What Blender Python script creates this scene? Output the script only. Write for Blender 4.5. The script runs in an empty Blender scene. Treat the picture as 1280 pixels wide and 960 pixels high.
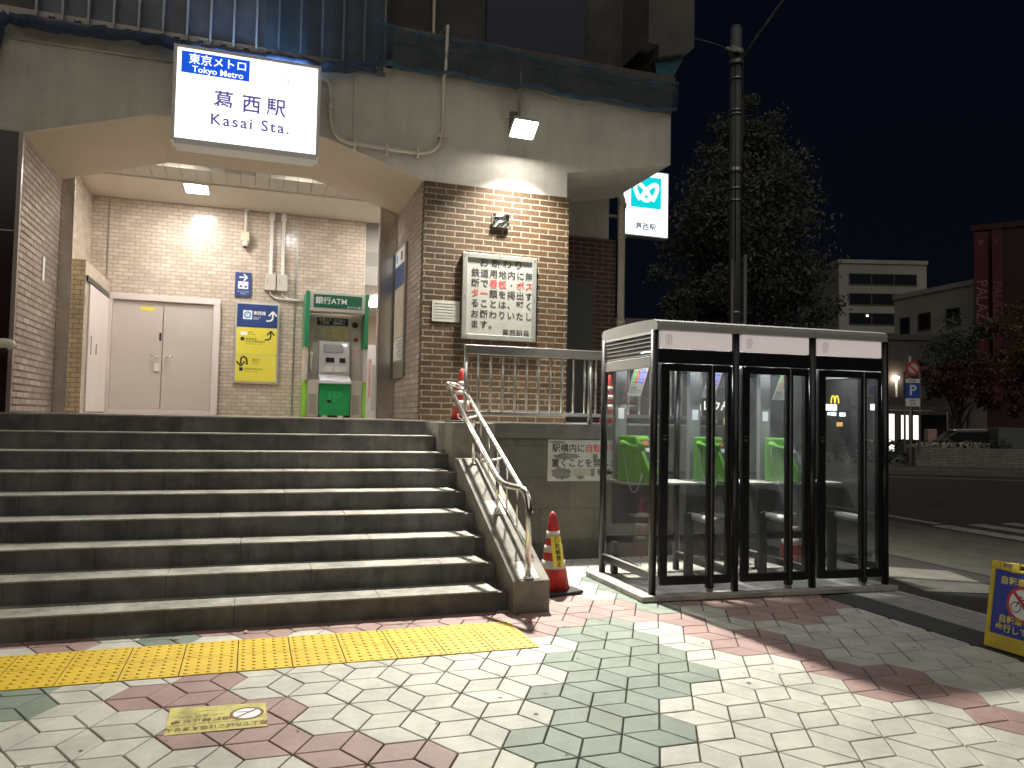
import bpy, bmesh, math, random
from mathutils import Vector, Matrix
R = math.radians
random.seed(7)
C = bpy.context.scene.collection
S = bpy.context.scene

# ------------------------------------------------------------------ camera
def cam_axes(yaw, pitch, roll):
    f = Vector((math.sin(yaw)*math.cos(pitch), math.cos(yaw)*math.cos(pitch), math.sin(pitch)))
    r0 = Vector((math.cos(yaw), -math.sin(yaw), 0)); u0 = r0.cross(f)
    return math.cos(roll)*r0+math.sin(roll)*u0, -math.sin(roll)*r0+math.cos(roll)*u0, f
cd = bpy.data.cameras.new('camera'); cam = bpy.data.objects.new('camera', cd); C.objects.link(cam)
r_, u_, f_ = cam_axes(R(18.685), R(2.65), R(1.122))
cam.matrix_world = Matrix(((r_.x, u_.x, -f_.x, 0), (r_.y, u_.y, -f_.y, 0), (r_.z, u_.z, -f_.z, 1.5), (0, 0, 0, 1)))
cd.sensor_fit = 'HORIZONTAL'; cd.sensor_width = 36; cd.lens = 961*36/1280
cd.clip_start = .05; cd.clip_end = 2000
S.camera = cam

# ------------------------------------------------------------------ sky, faint town glow, exposure
w = bpy.data.worlds.new('World'); S.world = w; w.use_nodes = True
nt = w.node_tree; bg = nt.nodes['Background']
sky = nt.nodes.new('ShaderNodeTexSky'); sky.sky_type = 'NISHITA'; sky.sun_disc = False
sky.sun_elevation = R(1.0); sky.sun_rotation = R(200); sky.air_density = 1.0
mixn = nt.nodes.new('ShaderNodeMix'); mixn.data_type = 'RGBA'; mixn.inputs[0].default_value = .97
mixn.inputs[7].default_value = (.055, .085, .22, 1)
nt.links.new(sky.outputs[0], mixn.inputs[6]); nt.links.new(mixn.outputs[2], bg.inputs[0])
bg.inputs[1].default_value = .007
sl = bpy.data.lights.new('town_glow', 'SUN'); sl.energy = .23; sl.angle = R(75); sl.color = (1, .92, .8)
so = bpy.data.objects.new('town_glow', sl); C.objects.link(so)
so.rotation_euler = Vector((.25, .8, -1)).to_track_quat('-Z', 'Y').to_euler(); so.location = (-5, -10, 12)
S.view_settings.view_transform = 'Standard'; S.view_settings.look = 'None'
S.view_settings.exposure = 1.7; S.view_settings.gamma = 1
S.render.engine = 'CYCLES'
try:
    S.cycles.use_denoising = True; S.cycles.denoiser = 'OPENIMAGEDENOISE'
    S.cycles.sample_clamp_indirect = 4
    S.cycles.max_bounces = 8; S.cycles.transparent_max_bounces = 24
except Exception: pass

# ------------------------------------------------------------------ materials
def srgb(*c):
    return tuple((x/255/12.92 if x/255 <= .04045 else ((x/255+.055)/1.055)**2.4) for x in c)
MATS = {}
def newmat(name):
    m = bpy.data.materials.new(name); m.use_nodes = True
    return m, m.node_tree.nodes, m.node_tree.links, m.node_tree.nodes['Principled BSDF']
def mat(name, col, rough=.6, metal=0., nscale=0, namt=.25, bump=0, bscale=60, island=0, stretch=None, spec=.5, stain=0, stain_scale=1.2, streak=0, spots=0):
    if name in MATS: return MATS[name]
    m, N, L, P = newmat(name)
    P.inputs['Base Color'].default_value = (*col, 1); P.inputs['Roughness'].default_value = rough
    P.inputs['Metallic'].default_value = metal; P.inputs['Specular IOR Level'].default_value = spec
    geo = N.new('ShaderNodeNewGeometry'); pos = geo.outputs['Position']
    if stretch:
        mp = N.new('ShaderNodeMapping'); mp.inputs['Scale'].default_value = stretch
        L.new(pos, mp.inputs['Vector']); pos = mp.outputs[0]
    val = None
    def mul(a, b):
        n = N.new('ShaderNodeMath'); n.operation = 'MULTIPLY'
        L.new(a, n.inputs[0]); L.new(b, n.inputs[1]); return n.outputs[0]
    def mr(src, lo, hi, f0=0., f1=1.):
        n = N.new('ShaderNodeMapRange'); n.inputs[1].default_value = f0; n.inputs[2].default_value = f1
        n.inputs[3].default_value = lo; n.inputs[4].default_value = hi; L.new(src, n.inputs[0]); return n.outputs[0]
    def noise(sc, det=5, rg=.6):
        n = N.new('ShaderNodeTexNoise'); n.inputs['Scale'].default_value = sc; n.inputs['Detail'].default_value = det
        n.inputs['Roughness'].default_value = rg; L.new(pos, n.inputs['Vector']); return n.outputs['Fac']
    if nscale:
        val = mr(noise(nscale), 1-namt, 1+namt, .25, .75)
    if island:
        v2 = mr(geo.outputs['Random Per Island'], 1-island, 1+island)
        val = mul(val, v2) if val else v2
    if stain:
        v3 = mr(noise(stain_scale, 8, .7), 1-stain, 1., .38, .58)
        val = mul(val, v3) if val else v3
    if streak:
        mp2 = N.new('ShaderNodeMapping'); mp2.inputs['Scale'].default_value = (3.5, 3.5, .22); L.new(geo.outputs['Position'], mp2.inputs[0])
        n5 = N.new('ShaderNodeTexNoise'); n5.inputs['Scale'].default_value = 2.; n5.inputs['Detail'].default_value = 7; n5.inputs['Roughness'].default_value = .7; L.new(mp2.outputs[0], n5.inputs['Vector'])
        v4 = mr(n5.outputs['Fac'], 1-streak, 1., .34, .52); val = mul(val, v4) if val else v4
    if spots:
        n6 = N.new('ShaderNodeTexNoise'); n6.inputs['Scale'].default_value = 330; n6.inputs['Detail'].default_value = 2; L.new(geo.outputs['Position'], n6.inputs['Vector'])
        v5 = mr(n6.outputs['Fac'], 1-spots, 1+spots, .3, .7); val = mul(val, v5) if val else v5
    if val:
        hsv = N.new('ShaderNodeHueSaturation'); hsv.inputs['Color'].default_value = (*col, 1)
        L.new(val, hsv.inputs['Value']); L.new(hsv.outputs[0], P.inputs['Base Color'])
    if bump:
        b = N.new('ShaderNodeBump'); b.inputs['Strength'].default_value = bump; b.inputs['Distance'].default_value = .01
        L.new(noise(bscale, 4), b.inputs['Height']); L.new(b.outputs[0], P.inputs['Normal'])
    MATS[name] = m; return m
EXPO = 2**1.7
def emis(name, col, s, lamp=False):
    if name in MATS: return MATS[name]
    if not lamp: s = s/EXPO
    m, N, L, P = newmat(name)
    P.inputs['Base Color'].default_value = (*[min(1, c) for c in col], 1)
    P.inputs['Emission Color'].default_value = (*col, 1); P.inputs['Emission Strength'].default_value = s
    MATS[name] = m; return m
def brick(name, ax, bw, bh, mortar, c1, c2, cm, rough=.4, bump=.6, off=(0, 0), spot=0, msize=None, spec=.5, rnd=.25):
    if name in MATS: return MATS[name]
    m, N, L, P = newmat(name)
    geo = N.new('ShaderNodeNewGeometry'); sp = N.new('ShaderNodeSeparateXYZ'); L.new(geo.outputs['Position'], sp.inputs[0])
    cb = N.new('ShaderNodeCombineXYZ')
    for i in (0, 1):
        a = N.new('ShaderNodeMath'); a.operation = 'ADD'; a.inputs[1].default_value = off[i]+50*(bw, bh)[i]
        L.new(sp.outputs['xyz'.index(ax[i])], a.inputs[0]); L.new(a.outputs[0], cb.inputs[i])
    t = N.new('ShaderNodeTexBrick'); L.new(cb.outputs[0], t.inputs['Vector'])
    t.inputs['Scale'].default_value = 1; t.inputs['Brick Width'].default_value = bw; t.inputs['Row Height'].default_value = bh
    t.inputs['Mortar Size'].default_value = mortar; t.inputs['Mortar Smooth'].default_value = .15; t.inputs['Bias'].default_value = 0
    t.inputs['Color1'].default_value = (*c1, 1); t.inputs['Color2'].default_value = (*c2, 1); t.inputs['Mortar'].default_value = (*cm, 1)
    n = N.new('ShaderNodeTexNoise'); n.inputs['Scale'].default_value = 3; n.inputs['Detail'].default_value = 8; n.inputs['Roughness'].default_value = .75
    L.new(geo.outputs['Position'], n.inputs['Vector'])
    mr = N.new('ShaderNodeMapRange'); mr.inputs[1].default_value = .3; mr.inputs[2].default_value = .7; mr.inputs[3].default_value = 1-rnd; mr.inputs[4].default_value = 1+rnd
    L.new(n.outputs['Fac'], mr.inputs[0])
    hsv = N.new('ShaderNodeHueSaturation'); L.new(t.outputs['Color'], hsv.inputs['Color']); L.new(mr.outputs[0], hsv.inputs['Value'])
    last = hsv.outputs[0]
    if spot:
        n2 = N.new('ShaderNodeTexNoise'); n2.inputs['Scale'].default_value = 110; n2.inputs['Detail'].default_value = 3
        L.new(geo.outputs['Position'], n2.inputs['Vector'])
        m2 = N.new('ShaderNodeMapRange'); m2.inputs[1].default_value = .35; m2.inputs[2].default_value = .7; m2.inputs[3].default_value = 1-spot; m2.inputs[4].default_value = 1+spot
        L.new(n2.outputs['Fac'], m2.inputs[0])
        h2 = N.new('ShaderNodeHueSaturation'); L.new(last, h2.inputs['Color']); L.new(m2.outputs[0], h2.inputs['Value']); last = h2.outputs[0]
    L.new(last, P.inputs['Base Color'])
    rr = N.new('ShaderNodeMapRange'); rr.inputs[3].default_value = rough; rr.inputs[4].default_value = .85; L.new(t.outputs['Fac'], rr.inputs[0])
    L.new(rr.outputs[0], P.inputs['Roughness']); P.inputs['Specular IOR Level'].default_value = spec
    inv = N.new('ShaderNodeMath'); inv.operation = 'SUBTRACT'; inv.inputs[0].default_value = 1; L.new(t.outputs['Fac'], inv.inputs[1])
    n3 = N.new('ShaderNodeTexNoise'); n3.inputs['Scale'].default_value = 14; L.new(geo.outputs['Position'], n3.inputs['Vector'])
    ad = N.new('ShaderNodeMath'); ad.operation = 'MULTIPLY_ADD'; ad.inputs[1].default_value = .35; L.new(n3.outputs['Fac'], ad.inputs[0]); L.new(inv.outputs[0], ad.inputs[2])
    b = N.new('ShaderNodeBump'); b.inputs['Strength'].default_value = bump; b.inputs['Distance'].default_value = .006
    L.new(ad.outputs[0], b.inputs['Height']); L.new(b.outputs[0], P.inputs['Normal'])
    MATS[name] = m; return m
def glassmat(name, tint=(.90, .915, .91), refl=.07, rough=.02, haze=0):
    if name in MATS: return MATS[name]
    m, N, L, P = newmat(name); N.remove(P)
    out = N['Material Output']; tr = N.new('ShaderNodeBsdfTransparent'); tr.inputs[0].default_value = (*tint, 1)
    gl = N.new('ShaderNodeBsdfGlossy'); gl.inputs['Roughness'].default_value = rough
    lw = N.new('ShaderNodeLayerWeight'); lw.inputs[0].default_value = .5
    pw_ = N.new('ShaderNodeMath'); pw_.operation = 'POWER'; pw_.inputs[1].default_value = 5; L.new(lw.outputs['Facing'], pw_.inputs[0])
    fr = N.new('ShaderNodeMath'); fr.operation = 'MULTIPLY_ADD'; fr.inputs[1].default_value = .8; fr.inputs[2].default_value = .03; L.new(pw_.outputs[0], fr.inputs[0])
    mx = N.new('ShaderNodeMixShader'); L.new(fr.outputs[0], mx.inputs[0]); L.new(tr.outputs[0], mx.inputs[1]); L.new(gl.outputs[0], mx.inputs[2])
    last = mx.outputs[0]
    if haze:
        df = N.new('ShaderNodeBsdfDiffuse'); df.inputs[0].default_value = (.6, .6, .62, 1)
        n = N.new('ShaderNodeTexNoise'); n.inputs['Scale'].default_value = 2.2; n.inputs['Detail'].default_value = 6
        geo = N.new('ShaderNodeNewGeometry'); mp = N.new('ShaderNodeMapping'); mp.inputs['Scale'].default_value = (1, 1, .45)
        L.new(geo.outputs['Position'], mp.inputs[0]); L.new(mp.outputs[0], n.inputs['Vector'])
        mr = N.new('ShaderNodeMapRange'); mr.inputs[1].default_value = .35; mr.inputs[2].default_value = .75; mr.inputs[3].default_value = haze*.3; mr.inputs[4].default_value = haze*1.8
        L.new(n.outputs['Fac'], mr.inputs[0])
        m2 = N.new('ShaderNodeMixShader'); L.new(mr.outputs[0], m2.inputs[0]); L.new(last, m2.inputs[1]); L.new(df.outputs[0], m2.inputs[2]); last = m2.outputs[0]
    L.new(last, out.inputs['Surface']); MATS[name] = m; return m

# ------------------------------------------------------------------ mesh helpers
class MB:
    def __init__(s): s.v = []; s.f = []; s.sm = []
    def face(s, pts, smooth=False):
        n = len(s.v); s.v += [tuple(p) for p in pts]; s.f.append(tuple(range(n, n+len(pts)))); s.sm.append(smooth); return s
    def box(s, x0, y0, z0, x1, y1, z1):
        n = len(s.v)
        s.v += [(x0, y0, z0), (x1, y0, z0), (x1, y1, z0), (x0, y1, z0), (x0, y0, z1), (x1, y0, z1), (x1, y1, z1), (x0, y1, z1)]
        for q in ((0, 3, 2, 1), (4, 5, 6, 7), (0, 1, 5, 4), (1, 2, 6, 5), (2, 3, 7, 6), (3, 0, 4, 7)):
            s.f.append(tuple(n+i for i in q)); s.sm.append(False)
        return s
    def prism(s, poly, a0, a1, ax):
        # poly in the two other axes, extruded along ax
        def P(p, a):
            return {'x': (a, p[0], p[1]), 'y': (p[0], a, p[1]), 'z': (p[0], p[1], a)}[ax]
        n = len(s.v); k = len(poly)
        s.v += [P(p, a0) for p in poly]+[P(p, a1) for p in poly]
        s.f.append(tuple(n+i for i in range(k))); s.f.append(tuple(n+k+i for i in reversed(range(k)))); s.sm += [False]*2
        for i in range(k):
            j = (i+1) % k; s.f.append((n+i, n+k+i, n+k+j, n+j)); s.sm.append(False)
        return s
    def tube(s, path, r, n=10, caps=True):
        path = [Vector(p) for p in path]; rs = r if isinstance(r, (list, tuple)) else [r]*len(path)
        base = len(s.v); prev = None
        for i, p in enumerate(path):
            d = (path[min(i+1, len(path)-1)]-path[max(i-1, 0)]).normalized()
            if prev is None:
                a = Vector((0, 0, 1)) if abs(d.z) < .9 else Vector((1, 0, 0)); u = d.cross(a).normalized()
            else:
                u = (prev-d*prev.dot(d)).normalized()
            prev = u; v = d.cross(u)
            for k in range(n):
                t = 2*math.pi*k/n; s.v.append(tuple(p+rs[i]*(math.cos(t)*u+math.sin(t)*v)))
        for i in range(len(path)-1):
            for k in range(n):
                a = base+i*n+k; b = base+i*n+(k+1) % n; s.f.append((a, b, b+n, a+n)); s.sm.append(True)
        if caps:
            s.f.append(tuple(base+k for k in reversed(range(n)))); s.f.append(tuple(base+(len(path)-1)*n+k for k in range(n))); s.sm += [False]*2
        return s
    def lathe(s, prof, c=(0, 0, 0), n=24, smooth=True):
        base = len(s.v)
        for r, z in prof:
            for k in range(n):
                t = 2*math.pi*k/n; s.v.append((c[0]+r*math.cos(t), c[1]+r*math.sin(t), c[2]+z))
        for i in range(len(prof)-1):
            for k in range(n):
                a = base+i*n+k; b = base+i*n+(k+1) % n; s.f.append((a, b, b+n, a+n)); s.sm.append(smooth)
        s.f.append(tuple(base+k for k in reversed(range(n)))); s.f.append(tuple(base+(len(prof)-1)*n+k for k in range(n))); s.sm += [False]*2
        return s
    def disc(s, c, r, u, v, n=28, r2=None):
        c = Vector(c); u = Vector(u); v = Vector(v)
        ring = [c+r*(math.cos(2*math.pi*k/n)*u+math.sin(2*math.pi*k/n)*v) for k in range(n)]
        if r2 is None: return s.face(ring)
        ring2 = [c+r2*(math.cos(2*math.pi*k/n)*u+math.sin(2*math.pi*k/n)*v) for k in range(n)]
        for k in range(n): s.face([ring[k], ring[(k+1) % n], ring2[(k+1) % n], ring2[k]])
        return s
    def map(s, fn): s.v = [tuple(fn(*p)) for p in s.v]; return s
    def build(s, name, m, parent=None, bevel=0, seg=2, world=True):
        me = bpy.data.meshes.new(name)
        off = parent_loc(parent) if parent is not None else Vector((0, 0, 0))
        me.from_pydata([tuple(Vector(p)-off) for p in s.v], [], s.f)
        for i, p in enumerate(me.polygons): p.use_smooth = s.sm[i]
        bm = bmesh.new(); bm.from_mesh(me)
        if bevel:
            bmesh.ops.remove_doubles(bm, verts=bm.verts, dist=1e-5)
        bmesh.ops.recalc_face_normals(bm, faces=bm.faces)
        if bevel:
            es = [e for e in bm.edges if len(e.link_faces) == 2 and e.calc_face_angle(0) > .5]
            bmesh.ops.bevel(bm, geom=es, offset=bevel, segments=seg, profile=.5, affect='EDGES', clamp_overlap=True)
        bm.to_mesh(me); bm.free()
        me.materials.append(m)
        o = bpy.data.objects.new(name, me); C.objects.link(o)
        if parent is not None: o.parent = parent
        return o
def parent_loc(p):
    l = Vector((0, 0, 0))
    while p is not None: l += p.location; p = p.parent
    return l
def tag(o, label=None, cat=None, group=None, kind=None):
    if label: o['label'] = label
    if cat: o['category'] = cat
    if group: o['group'] = group
    if kind: o['kind'] = kind
    return o
def thing(name, label, cat, loc=(0, 0, 0), group=None):
    o = bpy.data.objects.new(name, None); C.objects.link(o); o.location = loc; o.empty_display_size = .1
    return tag(o, label, cat, group)
def box(name, b, m, parent=None, bevel=0): return MB().box(*b).build(name, m, parent, bevel)
def children(o): return [c for c in bpy.data.objects if c.parent == o]
def copy_tree(o, parent=None):
    c = o.copy(); C.objects.link(c)
    if parent: c.parent = parent
    for ch in children(o): copy_tree(ch, c)
    return c
_tc = {}
def text(body, size, m, parent, org, right=(1, 0, 0), up=(0, 0, 1), name='lettering', align='CENTER', bold=0., spacing=1., squash=1., eps=.0015, line=1.):
    if '\n' in body:
        ls = body.split('\n'); upn = Vector(up).normalized(); out = None
        for i, l_ in enumerate(ls):
            out = text(l_, size, m, parent, Vector(org)+upn*size*line*1.05*((len(ls)-1)/2-i), right, up, name, align, bold, spacing, squash, eps, line)
        return out
    key = (body, align, bold, spacing, line)
    if key not in _tc:
        cu = bpy.data.curves.new('t', 'FONT'); cu.body = body; cu.size = 1; cu.align_x = align; cu.align_y = 'CENTER'
        cu.offset = bold; cu.space_character = spacing; cu.space_line = line; cu.resolution_u = 3
        ob = bpy.data.objects.new('t', cu); C.objects.link(ob)
        bpy.context.view_layer.update()
        me = bpy.data.meshes.new_from_object(ob.evaluated_get(bpy.context.evaluated_depsgraph_get()))
        _tc[key] = ([v.co.copy() for v in me.vertices], [tuple(p.vertices) for p in me.polygons])
        bpy.data.objects.remove(ob); bpy.data.curves.remove(cu); bpy.data.meshes.remove(me)
    vs, fs = _tc[key]
    right = Vector(right).normalized(); up = Vector(up).normalized(); n = right.cross(up); org = Vector(org)
    mb = MB(); mb.v = [tuple(org+right*(p.x*size*squash)+up*(p.y*size)+n*eps) for p in vs]; mb.f = list(fs); mb.sm = [False]*len(fs)
    return mb.build(name, m, parent)
def arc(c, r, a0, a1, u, v, n=8):
    c = Vector(c); u = Vector(u); v = Vector(v)
    return [c+r*(math.cos(a0+(a1-a0)*i/n)*u+math.sin(a0+(a1-a0)*i/n)*v) for i in range(n+1)]

# material palette
STUCCO = mat('painted_stucco', (.56, .53, .48), .85, nscale=2.2, namt=.10, bump=.9, bscale=55, stain=.16, stain_scale=.9, streak=.10, spots=.1)
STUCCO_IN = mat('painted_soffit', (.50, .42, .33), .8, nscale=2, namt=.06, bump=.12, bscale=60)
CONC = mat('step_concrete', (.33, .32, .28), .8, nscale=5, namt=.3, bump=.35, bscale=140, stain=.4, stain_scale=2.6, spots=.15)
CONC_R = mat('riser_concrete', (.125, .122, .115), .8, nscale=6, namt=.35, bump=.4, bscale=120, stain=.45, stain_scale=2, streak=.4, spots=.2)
CONC2 = mat('parapet_concrete', (.225, .21, .18), .8, nscale=7, namt=.25, bump=.4, bscale=150, stain=.35, stain_scale=3)
COPE = mat('coping_stone', (.13, .12, .105), .7, nscale=6, namt=.25, bump=.3, bscale=100, stain=.3)
STEEL = mat('brushed_stainless', (.62, .60, .57), .26, 1., nscale=3, namt=.08, stretch=(1, 1, 9))
STEEL2 = mat('polished_pipe', (.78, .76, .72), .2, 1.)
STEELD = mat('dull_stainless', (.38, .37, .35), .4, 1., nscale=4, namt=.15)
BLACK = mat('black_paint', (.012, .012, .013), .32)
WHITE = mat('white_paint', (.74, .72, .68), .5)
GREYM = mat('grey_metal', (.42, .41, .38), .5)
PINKW = mat('cream_steel', (.70, .62, .58), .45, nscale=2, namt=.05)
INK = mat('black_ink', (.02, .02, .02), .6)
INKR = mat('red_ink', (.50, .05, .05), .6)
NAVY = mat('navy_print', (.025, .055, .19), .4)
YEL = mat('yellow_print', (.80, .70, .08), .45)
WPR = mat('white_print', (.8, .8, .8), .5)
ORANGE = mat('cone_red', (.50, .032, .024), .55, nscale=8, namt=.15, stain=.3, stain_scale=9)
CONEW = mat('cone_reflective_white', (.55, .53, .48), .55, nscale=15, namt=.2, stain=.3, stain_scale=10)
RUBBER = mat('black_rubber', (.02, .018, .018), .7)
TILEB = brick('beige_glazed_tile', 'xz', .145, .058, .005, (.60, .51, .42), (.48, .40, .32), (.30, .245, .20), rough=.16, bump=.35, rnd=.16)
TILEBY = brick('beige_glazed_tile_side', 'yz', .145, .058, .005, (.60, .51, .42), (.48, .40, .32), (.30, .245, .20), rough=.2, bump=.35, rnd=.14)
TILEY = brick('yellow_glazed_tile', 'xz', .145, .062, .006, (.72, .58, .38), (.60, .47, .29), (.34, .27, .18), rough=.3, bump=.4, rnd=.2)
BRK = brick('brown_face_brick', 'xz', .237, .0705, .0075, (.092, .049, .020), (.056, .030, .013), (.22, .195, .145), rough=.5, bump=.9, spot=.55, rnd=.22, off=(.03, .012))
BRKD = brick('dark_face_brick', 'xz', .237, .0705, .0075, (.10, .045, .03), (.075, .035, .026), (.22, .19, .16), rough=.55, bump=.8, spot=.3, off=(.1, .03))
REV = brick('brown_glazed_tile', 'yz', .237, .0705, .011, (.50, .40, .335), (.38, .30, .25), (.15, .115, .095), rough=.16, bump=.4, rnd=.15)
BLOCK = brick('stone_block', 'xz', .62, .335, .006, (.125, .115, .09), (.105, .098, .078), (.09, .085, .07), rough=.85, bump=.5, off=(.12, .12), spot=.25, rnd=.3)
DARKP = mat('dark_brown_cladding', (.016, .008, .008), .16, nscale=3, namt=.3)
GLASS = glassmat('booth_glass', haze=.035)

# ------------------------------------------------------------------ ground
ASPH = mat('asphalt', (.045, .043, .04), .85, nscale=1.2, namt=.25, bump=.5, bscale=200)
tag(MB().face([(-400, -300, -.03), (700, -300, -.03), (700, 800, -.03), (-400, 800, -.03)]).build('ground', ASPH), kind='structure')
GROUT = mat('paving_grout', (.022, .019, .015), .95, nscale=30, namt=.3)
tag(box('paving_bed', (-6, 0, -.12, 5.16, 8.4, -.010), GROUT), kind='structure')
A_ = Vector((.3051, .1802)); B_ = Vector((.0029, .3683)); O_ = Vector((1.7499, 4.4976))
GREEN = [(-10, 5), (-10, 6), (-8, 7), (-2, -2), (-1, -3), (-1, -2), (-1, -1), (0, -3), (0, -2), (0, -1), (0, 0), (1, -2), (1, -1), (1, 0), (1, 1), (2, -2), (2, -1), (2, 0), (2, 1), (4, 1), (4, 2), (4, 3), (4, 4), (-3, -4), (-2, -4), (-2, -3), (-1, -4), (-3, -5)]
RED = [(-11, 9), (-10, 8), (-8, 4), (-7, 2), (-7, 3), (-7, 4), (-7, 7), (-6, 1), (-6, 2), (-6, 6), (-5, 0), (-5, 6), (-4, 5), (-3, 4), (-3, 5), (-2, 4), (-1, 3), (-1, 4), (0, 2), (0, 3), (1, 2), (1, 3), (2, 2), (2, 3), (3, 1), (3, 2), (4, -2), (4, -1), (4, 0), (5, -5), (5, -4), (5, -3), (5, -2), (5, 1), (6, -7), (6, -6), (6, -5), (6, -1), (6, 0), (7, -2), (7, -1), (7, 0), (8, -2), (8, -1), (9, -2), (9, -1), (10, -2), (-5, -1), (-4, -2), (-4, -1), (-3, -3)]
def tilemat(n, c): return mat(n, c, .62, nscale=9, namt=.10, bump=.3, bscale=260, island=.08, stain=.24, stain_scale=2.3, spots=.13)
TM = {'c': tilemat('cream_paving', (.475, .468, .41)), 'g': tilemat('green_paving', (.18, .225, .18)), 'r': tilemat('pink_paving', (.315, .205, .185))}
tiles = {k: MB() for k in TM}
GREEN = set(GREEN); RED = set(RED)
gap = .0038
for i in range(-24, 13):
    for j in range(-24, 30):
        c = O_+i*A_+j*B_+(2*A_-B_)/3
        if not (-5 < c.x < 4.98 and .6 < c.y < 8.1): continue
        if c.y > 6.1 and c.x < 1.8: continue
        k = 'g' if (i, j) in GREEN else 'r' if (i, j) in RED else 'c'
        v = O_+i*A_+j*B_
        c180 = v; c60 = v+A_; cm60 = v+A_-B_; e = c-v
        c0 = c+e; c120 = c+(c60-c)-e; cm120 = c+(cm60-c)-e
        for q in ((c, c60, c120, c180), (c, c0, c60), (c, c180, cm120, cm60)):
            if len(q) == 3: q = (c, cm60, c0, c60)
            m = sum(q, Vector((0, 0)))/4; h = random.uniform(-.0012, .0012)
            ins = []
            for n_ in range(4):
                p, a, b = q[n_], q[n_-1], q[(n_+1) % 4]
                d1 = (a-p).normalized(); d2 = (b-p).normalized(); sn = abs(d1.x*d2.y-d1.y*d2.x)
                ins.append((p, p+(d1+d2)*gap/sn, p+(d1+d2)*(gap+.0035)/sn))
            mb = tiles[k]; base = len(mb.v)
            for _, p1, p2 in ins: mb.v.append((p1.x, p1.y, -.012))
            for _, p1, p2 in ins: mb.v.append((p1.x, p1.y, h-.003))
            for _, p1, p2 in ins: mb.v.append((p2.x, p2.y, h))
            mb.f.append((base+8, base+9, base+10, base+11)); mb.sm.append(False)
            for n_ in range(4):
                n2 = (n_+1) % 4
                mb.f.append((base+n_, base+n2, base+4+n2, base+4+n_)); mb.f.append((base+4+n_, base+4+n2, base+8+n2, base+8+n_)); mb.sm += [False]*2
for k, nm in (('c', 'cream'), ('g', 'green'), ('r', 'pink')):
    tag(tiles[k].build('paving_'+nm, TM[k]), kind='structure')
rg = random.Random(31); mb = MB()
for _ in range(110):
    x, y = rg.uniform(-3, 4.7), rg.uniform(1.5, 5.7); r0 = rg.uniform(.006, .017)
    mb.face([(x+r0*math.cos(k*.7)*rg.uniform(.7, 1.2), y+r0*math.sin(k*.7)*rg.uniform(.7, 1.2), .0018) for k in range(9)])
tag(mb.build('gum_spots', mat('gum_grey', (.13, .12, .11), .8, island=.5)), kind='structure')
# yellow tactile paving in two rows along the foot of the stairs
TY = mat('tactile_yellow', (.60, .41, .022), .5, nscale=6, namt=.1, island=.05, stain=.12, stain_scale=4)
mb = MB()
for row in range(2):
    y0 = 4.812+row*.331
    for k in range(18):
        x1 = 1.855-k*.3145; x0 = x1-.3075; y1 = y0+.3255
        mb.box(x0, y0, -.008, x1, y1, .006)
        for a in range(5):
            for b in range(5):
                cx = x0+.032+a*.062; cy = y0+.034+b*.065
                mb.lathe([(.0135, .0055), (.0115, .0095), (.006, .0115)], (cx, cy, 0), 10)
tag(mb.build('tactile_paving', TY), kind='structure')
tag(MB().face([(-3.8, 4.81, .0022), (1.856, 4.81, .0022), (1.856, 5.47, .0022), (-3.8, 5.47, .0022)]).build('tactile_bed', GROUT), kind='structure')
# drain strip, narrow tile band and kerb on the right of the plaza
tag(box('drain_strip', (4.80, -4, -.05, 5.155, 5.60, .006), mat('drain_asphalt', (.05, .048, .045), .85, nscale=8, namt=.3, bump=.5, bscale=120)), kind='structure')
mb = MB()
for k in range(36):
    y1 = 8.2-k*.33
    mb.box(5.165, y1-.325, -.05, 5.375, y1, .002); mb.box(5.38, y1-.325+.1, -.05, 5.60, y1+.1, .002)
tag(mb.build('pavement_edge', mat('grey_paving', (.27, .26, .24), .75, nscale=9, namt=.2, island=.1, bump=.3, bscale=200)), kind='structure')
KB = mat('kerb_stone', (.36, .35, .32), .8, nscale=8, namt=.2)
mb = MB()
for k in range(20): mb.box(5.605, 8-k*.6-.595, -.1, 5.66, 8-k*.6, .008)
tag(mb.build('kerb', KB, bevel=.004), kind='structure')
PAINT = mat('road_paint', (.34, .335, .31), .75, nscale=12, namt=.25, stain=.4, stain_scale=5)
mb = MB()
tag(MB().face([(6.02, 5.62, -.022), (6.75, 5.3, -.022), (7.1, 6.35, -.022), (6.35, 6.9, -.022)]).build('lit_road_patch', mat('lit_road_tone', (.20, .19, .165), .85, nscale=5, namt=.25, bump=.3)), kind='structure')  # paler quad on the asphalt: strip of floodlight put into the colour
tag(MB().face([(7.3, 6.0, -.023), (9.9, 6.0, -.023), (9.9, 13, -.023), (7.3, 13, -.023)]).build('gutter_band', mat('gutter_concrete', (.09, .085, .07), .85, nscale=3, namt=.3)), kind='structure')
for k in range(7):
    x0 = 10.07+k*.72
    mb.face([(x0, 3.5, -.024), (x0+.38, 3.5, -.024), (x0+.38, 9.35, -.024), (x0, 9.3, -.024)])
tag(mb.build('crosswalk', PAINT), kind='structure')
mb = MB(); mb.face([(10.32, 9.45, -.024), (10.48, 9.45, -.024), (10.68, 13, -.024), (10.52, 13, -.024)])
mb.face([(18.3, 18.75, -.024), (18.4, 18.95, -.024), (24, 16.0, -.024), (23.9, 15.8, -.024)])
mb.disc((19.6, 14.0, -.024), 1.0, (1, 0, 0), (0, .7, 0), 24)
tag(mb.build('lane_marking', PAINT), kind='structure')
tag(MB().prism([(18.6, 20.6), (26, 17.2), (40, 22), (40, 60), (10, 60), (10, 24)], -.1, .12, 'z').build('far_pavement', mat('far_paving', (.13, .12, .105), .85, nscale=1.5, namt=.3)), kind='structure')

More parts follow.
